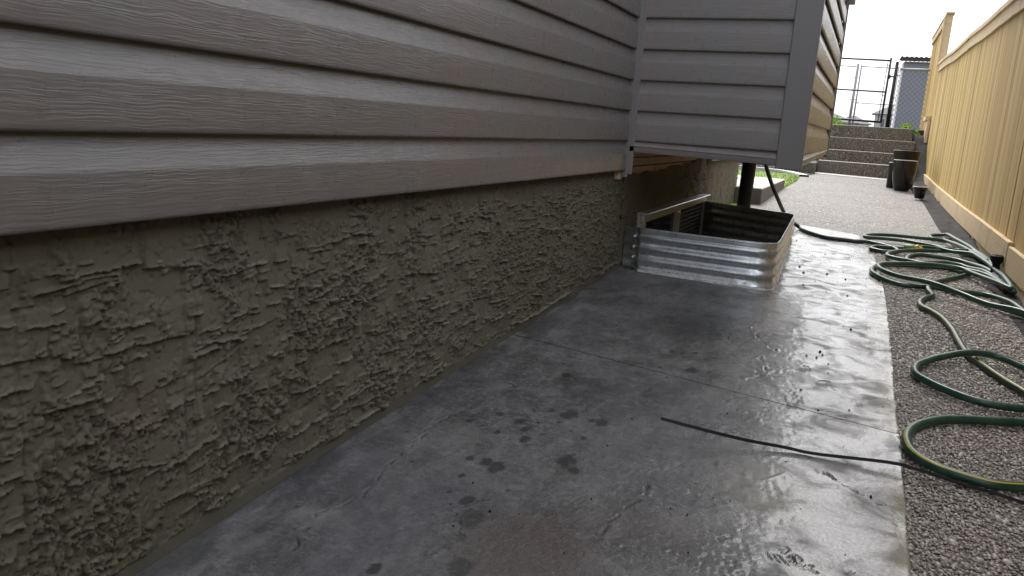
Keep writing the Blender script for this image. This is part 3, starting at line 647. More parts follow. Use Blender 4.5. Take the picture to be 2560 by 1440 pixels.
# gravel lumps
rs = np.random.RandomState(9); m = MB()
for i in range(420):
    x = rs.uniform(-2.2, -.66); y = rs.uniform(11.6, 13.0)
    if y < np.interp(x, [-2.3, -1.4, -1.1, -.92, -.8], [12.15, 12.2, 12.0, 11.8, 11.45]): continue
    r = rs.uniform(.008, .02); z = float(gz(-.8, y)); c = [(x+r*rs.uniform(.6, 1)*math.cos(a), y+r*rs.uniform(.6, 1)*math.sin(a), z-.003) for a in (0, 1.3, 2.5, 3.8, 5)]+[(x+r*.2, y, z+r*.7)]
    m.add(c, [(i_, (i_+1) % 5, 5) for i_ in range(5)])
tag(m.build('loose_gravel', M['gravel']), 'loose dark gravel stones behind the curved curb', 'gravel', kind='stuff')
# ---- steps
st = thing('steps', (-.1, 12.5, -.44), 'four exposed aggregate concrete steps climbing to the back gate', 'steps')
tops = [(-.265, 12.48), (-.105, 12.80), (.078, 13.12), (.262, 13.44)]
L_ = [-.66, -.70, -.72, -.74]; Rr = [.60, .60, .585, .545]
for i, (zt, yf) in enumerate(tops):
    m = MB(); m.box(L_[i], Rr[i], yf, 14.1, (tops[i-1][0] if i else -.6)+.001, zt, bv=.006)
    o = m.build('step', M['agg_step'], st); o.data.materials.append(M['step_edge'])
    for p in o.data.polygons:
        if p.normal.z > .6: p.material_index = 1
m = MB(); m.box(-1.05, -.665, 12.12, 14.0, -.6, -.30, bv=.01); o = m.build('wing_block', M['agg_step'], st)
m = MB()
ysb = np.linspace(12.3, 13.95, 22)
m.sheet([[(x, y, float(np.interp(y, [12.3, 12.6, 13.6, 13.95], [-.47, -.36, .16, .2]))+.10*float(fbm(np.array(x*9.), np.array(y*7.), 5))-.05 + (-.5 if x < .56 else 0)) for x in (.545, .57, .62, .68, .78)] for y in ysb]); tag(m.build('fabric_covered_bank', M['fabric'], smooth=True), 'dark fabric covered soil bank right of the steps', kind='structure')

# ================================================================== HOUSE
house = thing('house', (-3.5, 2.2, -.9), 'house side with taupe lap siding over rough grey-brown stucco foundation', 'house')
# --- stucco heightfield
def stucco(y0, y1, seed, dy0, vertical=False, nrow=None, nfl=500, ragged=False):
    ys = []; y = y0
    while y < y1: ys.append(y); y += dy0*max(1, y/1.0)
    ys.append(y1); ys = np.array(ys); nrow = nrow or 250
    vv = np.linspace(0, 1, nrow); Yg, Vg = np.meshgrid(ys, vv, indexing='ij')
    zb = gz(-1.03, ys)-.004; zt = np.full(len(ys), -.165)
    if ragged: zt = -.222+.030*(ys-3.7)/1.6+.030*(fbm(ys*9, ys*0, 3, 4)-.5)+.030*(fbm(ys*42, ys*0, 4, 4, .7)-.5) + .05*sst(5.35, 5.6, ys)
    Zg = zb[:, None]+(zt-zb)[:, None]*Vg
    H = .0012*(fbm(Yg*8, Zg*8, seed)-.5)+.0006*(fbm(Yg*60, Zg*60, seed+1)-.5); lit_tone = np.zeros_like(H); smooth = np.zeros_like(H)
    rs = np.random.RandomState(seed)
    if not vertical:
        wyn = .0045*(fbm(Yg*55, Zg*55, seed+2, 4, .65)-.5)*2; wzn = .0062*(fbm(Yg*58+7, Zg*66, seed+3, 5, .68)-.5)*2
        crust = sst(.52, .60, fbm(Yg*9, Zg*7.5, seed+5, 4, .6)); pit = fbm(Yg*120, Zg*85, seed+6, 3, .65)
        for i in range(nfl):
            cy = y0+rs.rand()*(y1-y0); zlo = float(gz(-1.03, cy)); cz = zlo+rs.rand()**.9*(-.22-zlo)
            big = rs.rand() < .14
            w = rs.uniform(.08, .16) if big else rs.uniform(.020, .070); hh = rs.uniform(.035, .075) if big else rs.uniform(.014, .046)
            T = rs.uniform(.0018, .0075); lh = rs.uniform(.0015, .0075)*(1.2 if big else 1); an = rs.normal(.04, .12)
            vert = rs.rand() < .55 and not big
            if vert: w, hh = hh*.8, w*.85; an = rs.normal(0, .07)
            i0 = np.searchsorted(ys, cy-w*.75-.02); i1 = np.searchsorted(ys, cy+w*.75+.02)
            if i1-i0 < 3: continue
            sl = slice(i0, i1); yy = Yg[sl]-cy+wyn[sl]; zz = Zg[sl]-cz+wzn[sl]
            a = yy*math.cos(an)+zz*math.sin(an); b = -yy*math.sin(an)+zz*math.cos(an)
            A = np.abs(a)/(w*.5); bb = b+hh*.5; Bt = bb/hh
            e = .0016                                   # crisp torn edges
            inside = sst(e, -e, (np.abs(a)-w*.5))*sst(-e, e, bb)*sst(1.05, .75, Bt)
            prof = T*(.30+.70*np.clip(1-Bt, 0, 1))
            lipb = np.exp(-((bb-.0022)/.0022)**2)*sst(e, -e, np.abs(a)-w*.5)*sst(.25, .5, fbm(a*60, bb*0+i, seed+i % 7, 2))
            side = np.exp(-((a+w*.5-.002)/.002)**2)*sst(-e, e, bb)*sst(1.0, .7, Bt)*sst(.4, .55, fbm(b*70, a*0+i, seed+1+i % 7, 2)) if (vert or rs.rand() < .65) else 0
            scr = (.0005*(fbm(a*22, b*420, seed+i % 9, 2)-.5)) if not vert else (.0006*(fbm(a*420, b*22, seed+i % 9, 2)-.5))
            t = inside*(prof+scr)+(lipb+side)*lh
            m_ = t > H[sl]
            H[sl] = np.where(m_, t, H[sl]); lit_tone[sl] = np.maximum(lit_tone[sl]*.92, np.where(m_, np.clip(lipb*1.1, 0, 1)*(.3+.7*(lh > .0032)), 0))  # torn lip edges also get a painted sky highlight
        H += crust*(.0066*sst(.44, .58, pit)-.0012)
        H += sst(.60, .67, fbm(Yg*24, Zg*20, seed+8, 3))*.004*sst(.42, .56, fbm(Yg*150, Zg*110, seed+9, 3))
        H -= .0016*sst(.66, .74, fbm(Yg*90, Zg*90, seed+12, 2))
        for gy in (.72, 1.02, 1.045, 1.33, 1.62, 1.645, 2.05, 2.5, 2.9, 3.2):     # vertical drag marks
            d = np.abs(Yg-gy+.004*(fbm(Zg*12, Zg*0, int(gy*10))-.5)); H += -.0018*sst(.004, .001, d)+.002*sst(.012, .005, np.abs(d-.009))*sst(.4, .7, fbm(Zg*70, Yg*20, 3, 3))
        # smoother foot band with a broken ledge above it
        zr = Zg-zb[:, None]; led = .030+.012*(fbm(Yg*3, Yg*0, 9, 3)-.5)
        foot = sst(led+.002, led-.004, zr)
        H = H*(1-foot)+foot*(.0012+.0006*fbm(Yg*40, Zg*80, 3, 2)); smooth = foot
        seg = sst(.48, .56, fbm(Yg*4.2, Yg*0, 19, 2)); ridge = np.exp(-((zr-led-.007-.02*(fbm(Yg*4.2*2, Yg*0, 29, 2)-.5))/.0048)**2)*seg
        H += .007*ridge*(.6+.8*fbm(Yg*60, Zg*60, 4, 3)); lit_tone = np.maximum(lit_tone, ridge*.8)
        H -= .012*sst(.004, .0, zr)
        H = np.maximum(H, -.004)
    else:
        H += .010*(fbm(Yg*45, Zg*9, seed+2, 4, .6)-.5)+.006*sst(.5, .62, fbm(Yg*30, Zg*14, seed+3, 4))
        lit_tone += .75*sst(5.85, 6.25, Yg+.1*(fbm(Yg*20, Zg*9, 3, 3)-.5))  # paints the wall past the bay paler, as if out of its shade
    top = sst(-.20, -.175, Zg) if not ragged else np.zeros_like(Zg); H = H*(1-top); lit_tone = lit_tone*(1-sst(-.215, -.20, Zg)) if not (vertical or ragged) else lit_tone
    H = H+(.0011*(fbm(Yg*120, Zg*120, seed+40, 3, .6)-.5)*sst(.0006, .002, H) if not vertical else 0)
    P = np.stack([-1.0345+H, Yg, Zg], -1).reshape(-1, 3)
    me = np_grid(P, len(ys), nrow, None, dict(lit_tone=np.clip(lit_tone, 0, 1), smooth=smooth)); me.flip_normals(); return me
link('stucco_wall', stucco(.42, 3.72, 11, .0018, nrow=320, nfl=1250), M['stucco'], house)
link('stucco_wall', stucco(3.705, 5.86, 23, .0030, nrow=110, nfl=340, ragged=True), M['stucco'], house)
link('stucco_wall', stucco(5.85, 7.42, 31, .0022, vertical=True, nrow=110), M['stucco'], house)
m = MB(); m.box(-6, -1.062, -3, 7.42, -1.6, 5.0); m.build('wall_core', M['trim'], house)
m = MB(); m.box(-1.0615, -1.030, 3.7, 5.8, -1.4, -.66); m.build('foundation_below_grade', M['padside'], house)
m = MB(); m.box(-1.0615, -1.031, -3, .421, -1.1, -.17); m.build('foundation_end', M['stucco'], house)
# --- sheathing boards under the bay
for r, (z0, z1, cuts) in enumerate(((-.250, -.1825, (3.62, 4.28, 5.30)), (-.1765, -.1400, (3.62, 4.06, 5.02, 5.75)), (-.1345, -.09, (3.62, 4.55, 5.75)))):
    for a, b in zip(cuts[:-1], cuts[1:]):
        MB().box(-1.0595, -1.0375+.0006*r, a+.0015, b-.0015, z0, z1, bv=.0015).build('sheathing_board', M['sheath'], house)
MB().box(-1.034, -1.012, 3.54, 3.612, -.228, -.15, bv=.002).build('sheathing_board', M['sheath'], house)
# --- lap siding profile (Dutch lap): returns list of (offset out, z) for one course, z from 0
EXP = .1318
def course(): return [(-.004, .0035), (.0, .0), (.0045, .0), (.0068, .0018), (.0078, .005), (.0078, .010), (.0072, .074), (.0066, .078), (.0050, .0815), (-.0040, .1080), (-.0072, .116), (-.0085, .126), (-.0085, .139)]
ZB = -.187
rows = []
def board_mesh(a, b, axis, sgn, n=2):
    pr = course(); v = []; f = []
    ts = np.linspace(a, b, n)
    for t in ts:
        for (o_, z) in pr: v.append((o_, t, z) if axis == 'y' else (t, -o_, z))
    k = len(pr)
    for i in range(n-1):
        for j in range(k-1):
            q = (i*k+j, (i+1)*k+j, (i+1)*k+j+1, i*k+j+1); f.append(q)
    me = mesh(v, f, True); me.set_sharp_from_angle(angle=R_(60)); return me
def wob(n): return n
main_me = board_mesh(-.6, 3.585, 'y', 1, 2); main_me.materials.append(M['siding_y'])
for k in range(9):
    o = link('siding_board', main_me, None, house, (-1.0, 0, ZB+k*EXP)); o.location.x += 0.0
m = MB()   # the same courses carried on up and behind the camera
pr = course()
for k in range(0, 40):
    for (a, b) in ((-3, -.602),) if k < 9 else ((-3, 3.585),): m.sheet([[(-1.0+o_, t, ZB+k*EXP+z) for (o_, z) in pr] for t in (a, b)])
for k in range(0, 40): m.sheet([[(-1.0+o_, t, ZB+k*EXP+z) for (o_, z) in pr] for t in (5.82, 7.42)])
o = m.build('upper_siding', M['siding_y'], house, True); o['kind'] = 'stuff'; o.data.set_sharp_from_angle(angle=R_(60))
# inside corner trim between wall and bay
m = MB(); m.box(-1.012, -.985, 3.583, 3.592, ZB-.03, 3.0, bv=.001); m.box(-.990, -.966, 3.5915, 3.5990, ZB-.016, 3.0, bv=.001); m.build('corner_trim', M['trim'], house)
# --- bay (cantilevered box)
BX, BY0, BY1 = -.262, 3.6, 5.78; BZ = -.112
bay = MB().box(-1.03, BX-.012, BY0+.014, BY1-.01, BZ+.006, 5.0).build('cantilevered_bay', M['trim'], house)
fr_me = board_mesh(-.985, -.352, 'x', 1); fr_me.materials.append(M['siding_x_lit'])
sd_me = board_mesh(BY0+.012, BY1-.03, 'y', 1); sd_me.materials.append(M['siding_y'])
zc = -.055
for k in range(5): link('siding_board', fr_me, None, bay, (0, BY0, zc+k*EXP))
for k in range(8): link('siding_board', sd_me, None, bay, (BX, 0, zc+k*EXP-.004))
m = MB()
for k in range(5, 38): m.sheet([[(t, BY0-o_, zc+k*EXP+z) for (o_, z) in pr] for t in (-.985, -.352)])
for k in range(8, 38): m.sheet([[(BX+o_, t, zc-.004+k*EXP+z) for (o_, z) in pr] for t in (BY0+.012, BY1-.03)])
o = m.build('upper_siding', [M['siding_x_lit']], bay, True); o['kind'] = 'stuff'
# starter course: short cut board with a thin bright edge line
def starter(axis, a, b, z0=0, z1=0):
    m = MB(); P_ = [(.002, .0), (.0072, .0), (.0085, .004), (.0085, .024), (.0115, .0265), (.0085, .029), (-.002, .047), (-.0075, .056), (-.0075, .066)]
    m.sheet([[((t, BY0-o_, BZ+z+dz) if axis == 'x' else (BX+o_, t, BZ+z+dz)) for (o_, z) in P_] for t, dz in ((a, 0+z0), (b, z1))]); return m
o = starter('x', -.985, -.352, .009, 0).build('starter_strip', M['siding_x_lit'], bay); autosmooth(o, 50)
o = starter('y', BY0+.012, BY1-.03, 0, .03).build('starter_strip', M['siding_y'], bay); autosmooth(o, 50)
# corner posts
m = MB(); m.box(-.353, BX+.0095, BY0-.0135, BY0+.005, BZ-.012, 5.0, bv=.0025); m.box(BX-.005, BX+.0145, BY0-.0115, BY0+.012, BZ-.012, 5.0, bv=.002); m.build('corner_post', M['trim'], bay)
m = MB(); m.box(BX-.01, BX+.0145, BY1-.031, BY1+.004, BZ+.01, 5.0, bv=.002); m.build('corner_post', M['trim'], bay)
m = MB(); m.box(BX+.008, BX+.055, 5.30, 5.62, .83, .99, bv=.004); m.build('vent_hood', M['trim'], bay)
# --- basement window inside the well
wz = -.42; wy0, wy1 = 4.02, 5.74; wx = -.992
win = MB().box(-1.034, -1.0125, wy0, wy1, -1.12, wz-.001, bv=.002).build('window', M['white'], house)
m = MB(); x0, x1 = -1.012, wx
m.box(x0, x1, wy0, wy1, wz-.045, wz-.002, bv=.003); m.box(x0, x1, wy0, wy0+.045, -1.12, wz-.0465, bv=.003); m.box(x0, x1, wy1-.05, wy1, -1.12, wz-.0465, bv=.003); m.box(x0, x1, wy0+.0465, wy1-.0515, -1.12, -1.07, bv=.003)
m.build('window_frame', M['white'], win)
MB().box(x0, wx+.002, 4.80, 4.90, -1.069, wz-.0465, bv=.003).build('mullion', M['white'], win)
for a, b in ((wy0+.0465, 4.799), (4.901, wy1-.0515)):
    MB().box(x0+.001, -1.007, a, b, -1.0685, wz-.0465).build('pane', M['glass'], win)
m = MB()
for i in range(22): z = -.485-.026*i; m.box(-1.0068, -1.0058, 4.93, 5.66, z-.014, z)
o = m.build('blind', M['blind'], win); o['kind'] = 'stuff'
MB().box(-1.033, wx+.022, wy0-.01, wy1+.01, wz-.0015, wz+.006, bv=.002).build('head_flashing', M['flash'], win)

# ================================================================== WINDOW WELL
well = thing('window_well', (-.7, 4.6, -.67), 'corrugated galvanized steel window well with rounded corners on the concrete', 'window well')
def well_path():
    P = [(-.955, 3.764)]
    def arc(cx, cy, r, a0, a1, n=9): return [(cx+r*math.cos(R_(a0+(a1-a0)*i/(n-1))), cy+r*math.sin(R_(a0+(a1-a0)*i/(n-1)))) for i in range(n)]
    P += [(-.935+.0575*i, 3.762-.0015*i) for i in range(9)]
    P += arc(-.400, 3.831, .078, -90, 0-2, 10)
    P += [(-.322-.0055*i, 3.95+.15*i) for i in range(10)]
    P += arc(-.455, 5.36, .078, 3, 80, 9)
    P += [(-.52-.08*i, 5.465+.04*i) for i in range(7)]
    return P
WP = well_path()
def well_mesh(inset=0.0, z_top=-.462, z_bot=-1.25, amp=.0085):
    zs = list(np.arange(0, (z_top-z_bot)+.001, .004)); rows = []
    n = len(WP)
    nor = []
    for i in range(n):
        a = np.array(WP[max(i-1, 0)]); b = np.array(WP[min(i+1, n-1)]); t = (b-a)/np.hypot(*(b-a)); nor.append(np.array([t[1], -t[0]]))
    for i, p in enumerate(WP):
        # corrugation fades where the sheet is bent round the corner
        cf = 1.0
        for c in ((-.345, 3.785), (-.39, 5.43)):
            d = math.hypot(p[0]-c[0], p[1]-c[1]); cf = min(cf, .45+.55*min(1, d/.11))
        if i < 2: cf *= .3
        r_ = []
        for z in zs:
            ph = (z-.026)/.0545*2*math.pi
            w = 0 if z < .022 else math.sin(ph)*amp*cf
            if z < .003: w += .0018
            q = np.array(p)+nor[i]*(w-inset); r_.append((q[0], q[1], z_top-z-.006*(p[0]+1.0)+0.0*z))
        rows.append(r_)
    return rows
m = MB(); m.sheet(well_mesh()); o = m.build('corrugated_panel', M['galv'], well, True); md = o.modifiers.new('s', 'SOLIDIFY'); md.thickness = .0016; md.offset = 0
m = MB(); m.tube([(p[0], p[1], -.460-.006*(p[0]+1)) for p in WP], .0028, 6); m.build('rim', M['galv'], well, True)
m = MB(); zz = [(-1.018, z) for z in np.arange(-1.2, -.455, .01)]
m.sheet([[(x, yy_-.005*math.sin(z*115), z) for x, yy_ in ((-1.026, 3.800), (-.985, 3.785), (-.951, 3.763))] for z in np.arange(-.70, -.455, .006)]); m.build('mounting_flange', M['galv'], well, True)
for z in (-.50, -.55, -.60):
    MB().lathe((-.992, 3.747, z), [(0, .0), (.0, 0)]) if False else None
    m = MB(); m.tube([(-.968, 3.775, z), (-.966, 3.760, z)], .006, 6); m.build('bolt', M['flash'], well)
m = MB(); m.sheet([[(x, y, -1.2+.02*float(fbm(np.array(x*20.), np.array(y*20.), 3))) for x in np.linspace(-1.03, -.33, 12)] for y in np.linspace(3.77, 5.7, 24)]); m.build('gravel_floor', M['gravel'], well)
def bead():
    rs = np.random.RandomState(4); m = MB(); P = [p for p in WP if p[1] < 5.2][1:]
    Q = []
    for a, b in zip(P[:-1], P[1:]):
        k = max(2, int(math.hypot(b[0]-a[0], b[1]-a[1])/.006))
        for i in range(k): Q.append((a[0]+(b[0]-a[0])*i/k, a[1]+(b[1]-a[1])*i/k))
    rows = []
    for i, p in enumerate(Q):
        a = Q[max(i-1, 0)]; b = Q[min(i+1, len(Q)-1)]; t = np.array([b[0]-a[0], b[1]-a[1]]); t /= np.hypot(*t); nn = np.array([t[1], -t[0]])
        hgt = (.002+.020*max(0, float(fbm(np.array(i*.35), np.array(1.), 3, 4))-.30))*(1.0 if p[1] < 3.775 else .1); w = .002+.014*float(fbm(np.array(i*.13), np.array(4.), 5, 3)); z = float(gz(p[0], p[1]))
        rows.append([tuple(np.array(p)+nn*.001)+(z+hgt,), tuple(np.array(p)+nn*(.006+w*.3))+(z+hgt*.8,), tuple(np.array(p)+nn*(.006+w))+(z-.004,)])
    m.sheet(rows); return m
o = bead().build('mortar_bead', M['white_d'], well); o.data.materials[0] = M['white_d']

# ================================================================== PIPE under bay
pp = thing('drain_pipe', (-.73, 5.69, -.6), 'black vertical pipe from the bay underside to the ground behind the well', 'pipe')
m = MB(); m.tube([(-.735, 5.69, -.7), (-.725, 5.69, -.08)], .046, 20); o = m.build('pipe', M['abs'], pp); autosmooth(o)
m = MB(); m.tube([(-.732, 5.69, -.60), (-.7312, 5.69, -.55)], .053, 20); o = m.build('coupling', M['abs'], pp); autosmooth(o)

# ================================================================== FENCE
FX = .75
fence = thing('wooden_fence', (FX, 8, -.62), 'new yellow wooden board fence along the right of the path', 'fence')
def captop(y): return .697+.0283*y
def kick1(y): return np.interp(y, [-5, 4.87, 5.91, 7.55, 10.24, 13.57], [-.52, -.449, -.441, -.432, -.399, -.332])
def kick2(y): return np.interp(y, [-5, 5.2, 6, 7.6, 10.5, 13.6], [-.64, -.577, -.568, -.56, -.533, -.47])
unit = MB().box(0, 1, -.5, .5, 0, 1).v
ub = bpy.data.meshes.new('board'); uo = MB().box(0, .016, -.0435, .0435, 0, 1, bv=.0016)
ub.from_pydata(uo.v, [], uo.f); ub.update(); ub.materials.append(M['fence'])
rs = np.random.RandomState(21)
y = 3.3; i = 0
while y < 13.30:
    w = rs.choice([.088, .088, .092, .10]); o = bpy.data.objects.new('board', ub); C.objects.link(o); o.parent = fence
    zb = float(kick1(y))-.05; zt = captop(y)+.02
    dx = rs.choice([0, .0005, .001, .003], p=[.4, .3, .2, .1])
    o.location = Vector((FX+dx, y+w/2, zb))-Vector(fence.location); o.scale = (1, w/.088, zt-zb); o.rotation_euler = (rs.normal(0, .0008), 0, rs.normal(0, .006))
    y += w+rs.choice([.0, .0008, .005, .011], p=[.40, .20, .20, .20]); i += 1
y = 13.42
while y < 16.4:     # taller run standing on the upper level
    o = bpy.data.objects.new('board', ub); C.objects.link(o); o.parent = fence; w = .088
    o.location = Vector((FX+rs.choice([0, .003, .006]), y+w/2, -.35))-Vector(fence.location); o.scale = (1, 1, 1.78+.35); y += w+.001
m = MB()
for k in range(60): m.box(FX, FX+.016, -4+k*.12, -4+k*.12+.117, -.7, captop(0)+.02)
o = m.build('rear_boards', M['fence'], fence); o['kind'] = 'stuff'
MB().box(FX+.046, FX+.052, 3.2, 13.3, -.5, .70).build('gap_shade_panel', M['sheath'], fence)  # added sheet behind the boards, blocks light so the gaps stay dark
for x in ((FX+.06, FX+.09),): MB().box(x[0], x[1], -4, 13.3, -.75, -.2).build('backing_rail', M['kick'], fence)
# top trim and cap in lengths
segs = [3.0, 4.6, 6.9, 9.2, 11.3, 13.34]
for a, b in zip(segs[:-1], segs[1:]):
    d0, d1 = rs.uniform(-.006, .006), rs.uniform(-.006, .006)
    m = MB(); n = 5; rows = []
    for t in np.linspace(a+.002, b-.002, n):
        z = captop(t)+.006*math.sin(t*2.2)+d0; rows.append([(FX-.022, t, z), (FX-.0225, t, z+.088), (FX-.002, t, z+.088), (FX-.002, t, z)])
    m.sheet(rows); m.f.append((0, 1, 2, 3)); m.f.append((16, 19, 18, 17)); m.m += [0, 0]
    mm = m; 
    k = len(rows); m.f += [(i_*4+3, (i_+1)*4+3, (i_+1)*4, i_*4) for i_ in range(k-1)]; m.m += [0]*(k-1)
    m.build('top_trim', M['kick'], fence)
    m = MB(); rows = []
    for t in np.linspace(a+.001, b-.001, n):
        z = captop(t)+.006*math.sin(t*2.2)+d0+.0885; rows.append([(FX-.04, t, z), (FX-.04, t, z+.034), (FX+.07, t, z+.036), (FX+.07, t, z), (FX-.04, t, z)])
    m.sheet(rows); m.build('cap_board', M['kick'], fence)
for a, b, dz in ((3.0, 4.868, -.02), (4.872, 5.908, 0), (5.912, 7.548, 0), (7.552, 10.238, 0), (10.242, 13.45, 0)):
    m = MB(); ofs = rs.uniform(-.004, .004); rows = []
    for t in np.linspace(a+.002, b-.002, 5):
        z = float(kick1(t))+dz; rows.append([(FX-.024+ofs, t, z-.133), (FX-.024+ofs, t, z-.003), (FX-.021+ofs, t, z), (FX-.001, t, z), (FX-.001, t, z-.133), (FX-.024+ofs, t, z-.133)])
    m.sheet(rows); m.f += [(0, 1, 2, 3, 4), tuple(24+i_ for i_ in (4, 3, 2, 1, 0))]; m.m += [0, 0]; m.build('kickboard', M['kick'], fence)
for a, b in ((3.0, 5.38), (5.384, 8.1), (8.104, 10.9), (10.904, 13.45)):
    m = MB(); ofs = rs.uniform(-.003, .003); rows = []
    for t in np.linspace(a+.002, b-.002, 5):
        z = float(kick2(t)); rows.append([(FX-.014+ofs, t, z-.15), (FX-.014+ofs, t, z-.003), (FX-.011+ofs, t, z), (FX-.002, t, z), (FX-.002, t, z-.15), (FX-.014+ofs, t, z-.15)])
    m.sheet(rows); m.f += [(0, 1, 2, 3, 4), tuple(24+i_ for i_ in (4, 3, 2, 1, 0))]; m.m += [0, 0]; m.build('kickboard', M['kick'], fence)
m = MB(); m.box(FX-.03, FX+.06, 13.345, 13.42, 1.08, 1.86, bv=.003); m.build('post', M['kick'], fence)
m = MB(); m.box(FX-.05, FX-.031, 13.33, 13.415, 1.16, 1.84, bv=.003); m.build('post_trim', M['kick'], fence)
m = MB(); m.box(FX-.035, FX+.075, 13.30, 16.4, 1.862, 1.885, bv=.003); m.build('cap_board', M['kick'], fence)
m = MB(); m.box(FX-.024, FX-.002, 13.425, 16.4, 1.76, 1.861, bv=.002); m.build('top_trim', M['kick'], fence)
m = MB(); m.box(FX-.045, FX-.001, 13.46, 13.80, -.46, .39, bv=.004); m.build('post_trim', M['kick'], fence)
m = MB(); m.box(FX-.075, FX-.001, 13.47, 14.05, .392, .46, bv=.004); m.build('post_cap', M['kick'], fence)

# ================================================================== POTS
def pot(name, c, prof, label, mat, rimm=None, group='dark pots by the steps'):
    t = thing(name, c, label, 'planter', group); n = 32
    m = MB().lathe(c, prof, n); o = m.build('body', mat, t, True)
    o.data.set_sharp_from_angle(angle=R_(50)); zt = max(z for r, z in prof); rt_ = [r for r, z in prof if z == zt][0]
    m = MB(); rr = rt_-.004; m.lathe(c, [(rr-.004, zt-.004), (rr-.003, zt+.003), (rr+.003, zt+.004), (rr+.006, zt-.002)], n); m.build('rim', rimm or mat, t, True)
    m = MB().lathe(c, [(0.0005, zt*.72), (rr*.93, zt*.72)], n); m.build('soil', M['soil'], t); return t
def gp(x, y): return (x, y, float(gz(x, y)))
pot('tall_planter', gp(.402, 10.66), [(.001, .0), (.078, .0), (.084, .008), (.110, .11), (.126, .22), (.131, .30), (.128, .352), (.123, .352), (.11, .24), (.07, .24)], 'tall black glazed planter curving in towards its foot, front of the pot group', M['glaze'], M['rim'])
pot('slim_planter', gp(.292, 10.95), [(.001, 0), (.048, 0), (.052, .01), (.056, .30), (.050, .30), (.048, .2)], 'slim black cylinder planter left of the tall planter', M['glaze2'], M['rim'])
pot('wide_planter', gp(.425, 11.25), [(.001, 0), (.11, 0), (.12, .01), (.150, .39), (.156, .44), (.146, .44), (.14, .3)], 'wide dark brown planter behind the tall black planter', M['glaze2'])
cpot = (.545, 9.60, float(gz(.545, 9.60))+.012)
pot('small_pot', cpot, [(.001, 0), (.042, 0), (.046, .006), (.066, .098), (.071, .100), (.072, .122), (.066, .122), (.058, .05)], 'small black flower pot with pale rim on landscape fabric', M['glaze'], M['rim'])

# ================================================================== HOSE
hose = thing('garden_hose', (.4, 4.6, -.64), 'green garden hose with yellow stripe lying in tangled coils on the path', 'garden hose')
SN = 12
def angs(c, w=.26):
    a = [c-w/2, c+w/2]; r = 2*math.pi-w; a += [c+w/2+r*i/11 for i in range(1, 11)]; return a
RH = .0118
def spline(pts, k=7):
    return [tuple(p) for p in cr_([np.array(p) for p in pts], k)]
def lifted(key, lift=0.0, over=()):
    P = [np.array(p, float) for p in HOSE[key]]
    for p in P:
        if p[1] > 3.9: p[0] = p[0] if p[0] < .66 else .66+.062*(1-math.exp(-(p[0]-.66)/.062))
        p[2] = float(gz(p[0], p[1]))+RH+lift
        if p[0] > float(agr(p[1])): p[2] += .012
        for (x, y, r, h) in over:
            d = math.hypot(p[0]-x, p[1]-y)
            if d < r: p[2] += h*.5*(1+math.cos(math.pi*d/r))
    return P
LIFT = dict(b=.024, c=.012, d=.0, e=.012, f=.0, g=.0, h=.002, i=.0, j=.0, k=.020, l=.002)
for key, ca in (('b', 4.2), ('c', 2.6), ('d', 2.5), ('e', 2.6), ('f', .5), ('g', .6), ('h', 2.4), ('i', .75), ('j', 2.4)):
    P = lifted(key, LIFT[key], ((.34, 4.2, .25, .02),) if key == 'b' else ())
    m = MB(); m.tube(spline(P), RH, SN, 0, True, angs(ca, .22)) if key in 'hib' else m.tube(spline(P), RH, SN); m.build('hose_loop', [M['hose'], M['yellow']], hose, True)
PK = lifted('k', .004, ((.43, 3.10, .22, .022),)); PL = lifted('l', .002)
m = MB(); m.tube(spline(PK, 9), RH*1.03, SN, 0, True, angs(3.9)); m.build('hose_loop', [M['hose'], M['yellow']], hose, True)
m = MB(); m.tube(spline(PL, 9), RH*1.05, SN, 0, True, angs(.95, .30)); m.build('hose_loop', [M['hose'], M['yellow']], hose, True)
A = [(-.60, 5.25, -.10), (-.585, 5.33, -.16), (-.555, 5.47, -.27), (-.505, 5.62, -.40), (-.455, 5.82, -.52)]
P = lifted('a', .0)
P[0] = np.array([-.375, 5.93, float(gz(-.375, 5.93))+.018])
m = MB(); m.tube(spline([np.array(a) for a in A]+P), RH*1.08, SN); m.build('feeder_hose', M['hose2'], hose, True)
c0 = Vector(P[-1]); c1 = Vector((.372, 5.50, float(gz(.37, 5.5))+.020)); d = (c1-c0); c0 = c0-d*.25+Vector((0, 0, .008))
m = MB(); m.tube([c0+d*t for t in (.05, .12, .5, .58, .85)], [.012, .019, .021, .019, .018], 14); cn = m.build('hose_connector', M['green_pl'], hose, True)
m = MB(); m.tube([c0+d*t for t in (.86, .90, 1.06, 1.10)], [.020, .0225, .0225, .018], 14); m.tube([c0+d*t for t in (1.1, 1.3)], .012, 12); m.build('collar', M['yellow_pl'], cn, True)

# sprinkler nozzle standing by the fence
nz = thing('spray_nozzle', (.705, 4.93, -.64), 'black round hose spray nozzle standing upright against the kickboard', 'spray nozzle')
c = (.698, 4.93, float(gz(.7, 4.93))+.008)
m = MB().lathe(c, [(.02, 0), (.024, .01), (.021, .04), (.017, .055), (.022, .07), (.032, .082), (.034, .108), (.031, .110), (.030, .102), (.0, .102)], 24); o = m.build('body', M['black'], nz, True); o.data.set_sharp_from_angle(angle=R_(40))
m = MB().lathe(c, [(.0, .1035), (.026, .1035), (.026, .1045)], 20)
m.build('spray_face', M['metal_dark'], nz)
m = MB()
for k in range(5): a = k*1.256; m.box(c[0]+.013*math.cos(a)-.004, c[0]+.013*math.cos(a)+.004, c[1]+.013*math.sin(a)-.004, c[1]+.013*math.sin(a)+.004, c[2]+.1046, c[2]+.1075, bv=.001)
m.build('spray_ports', M['rim'], nz)
m = MB(); m.tube([(c[0], c[1], c[2]+.01), (c[0]-.03, c[1]-.05, c[2]+.006), (c[0]-.06, c[1]-.10, c[2]+.002)], .011, 10); m.build('handle', M['black'], nz, True)

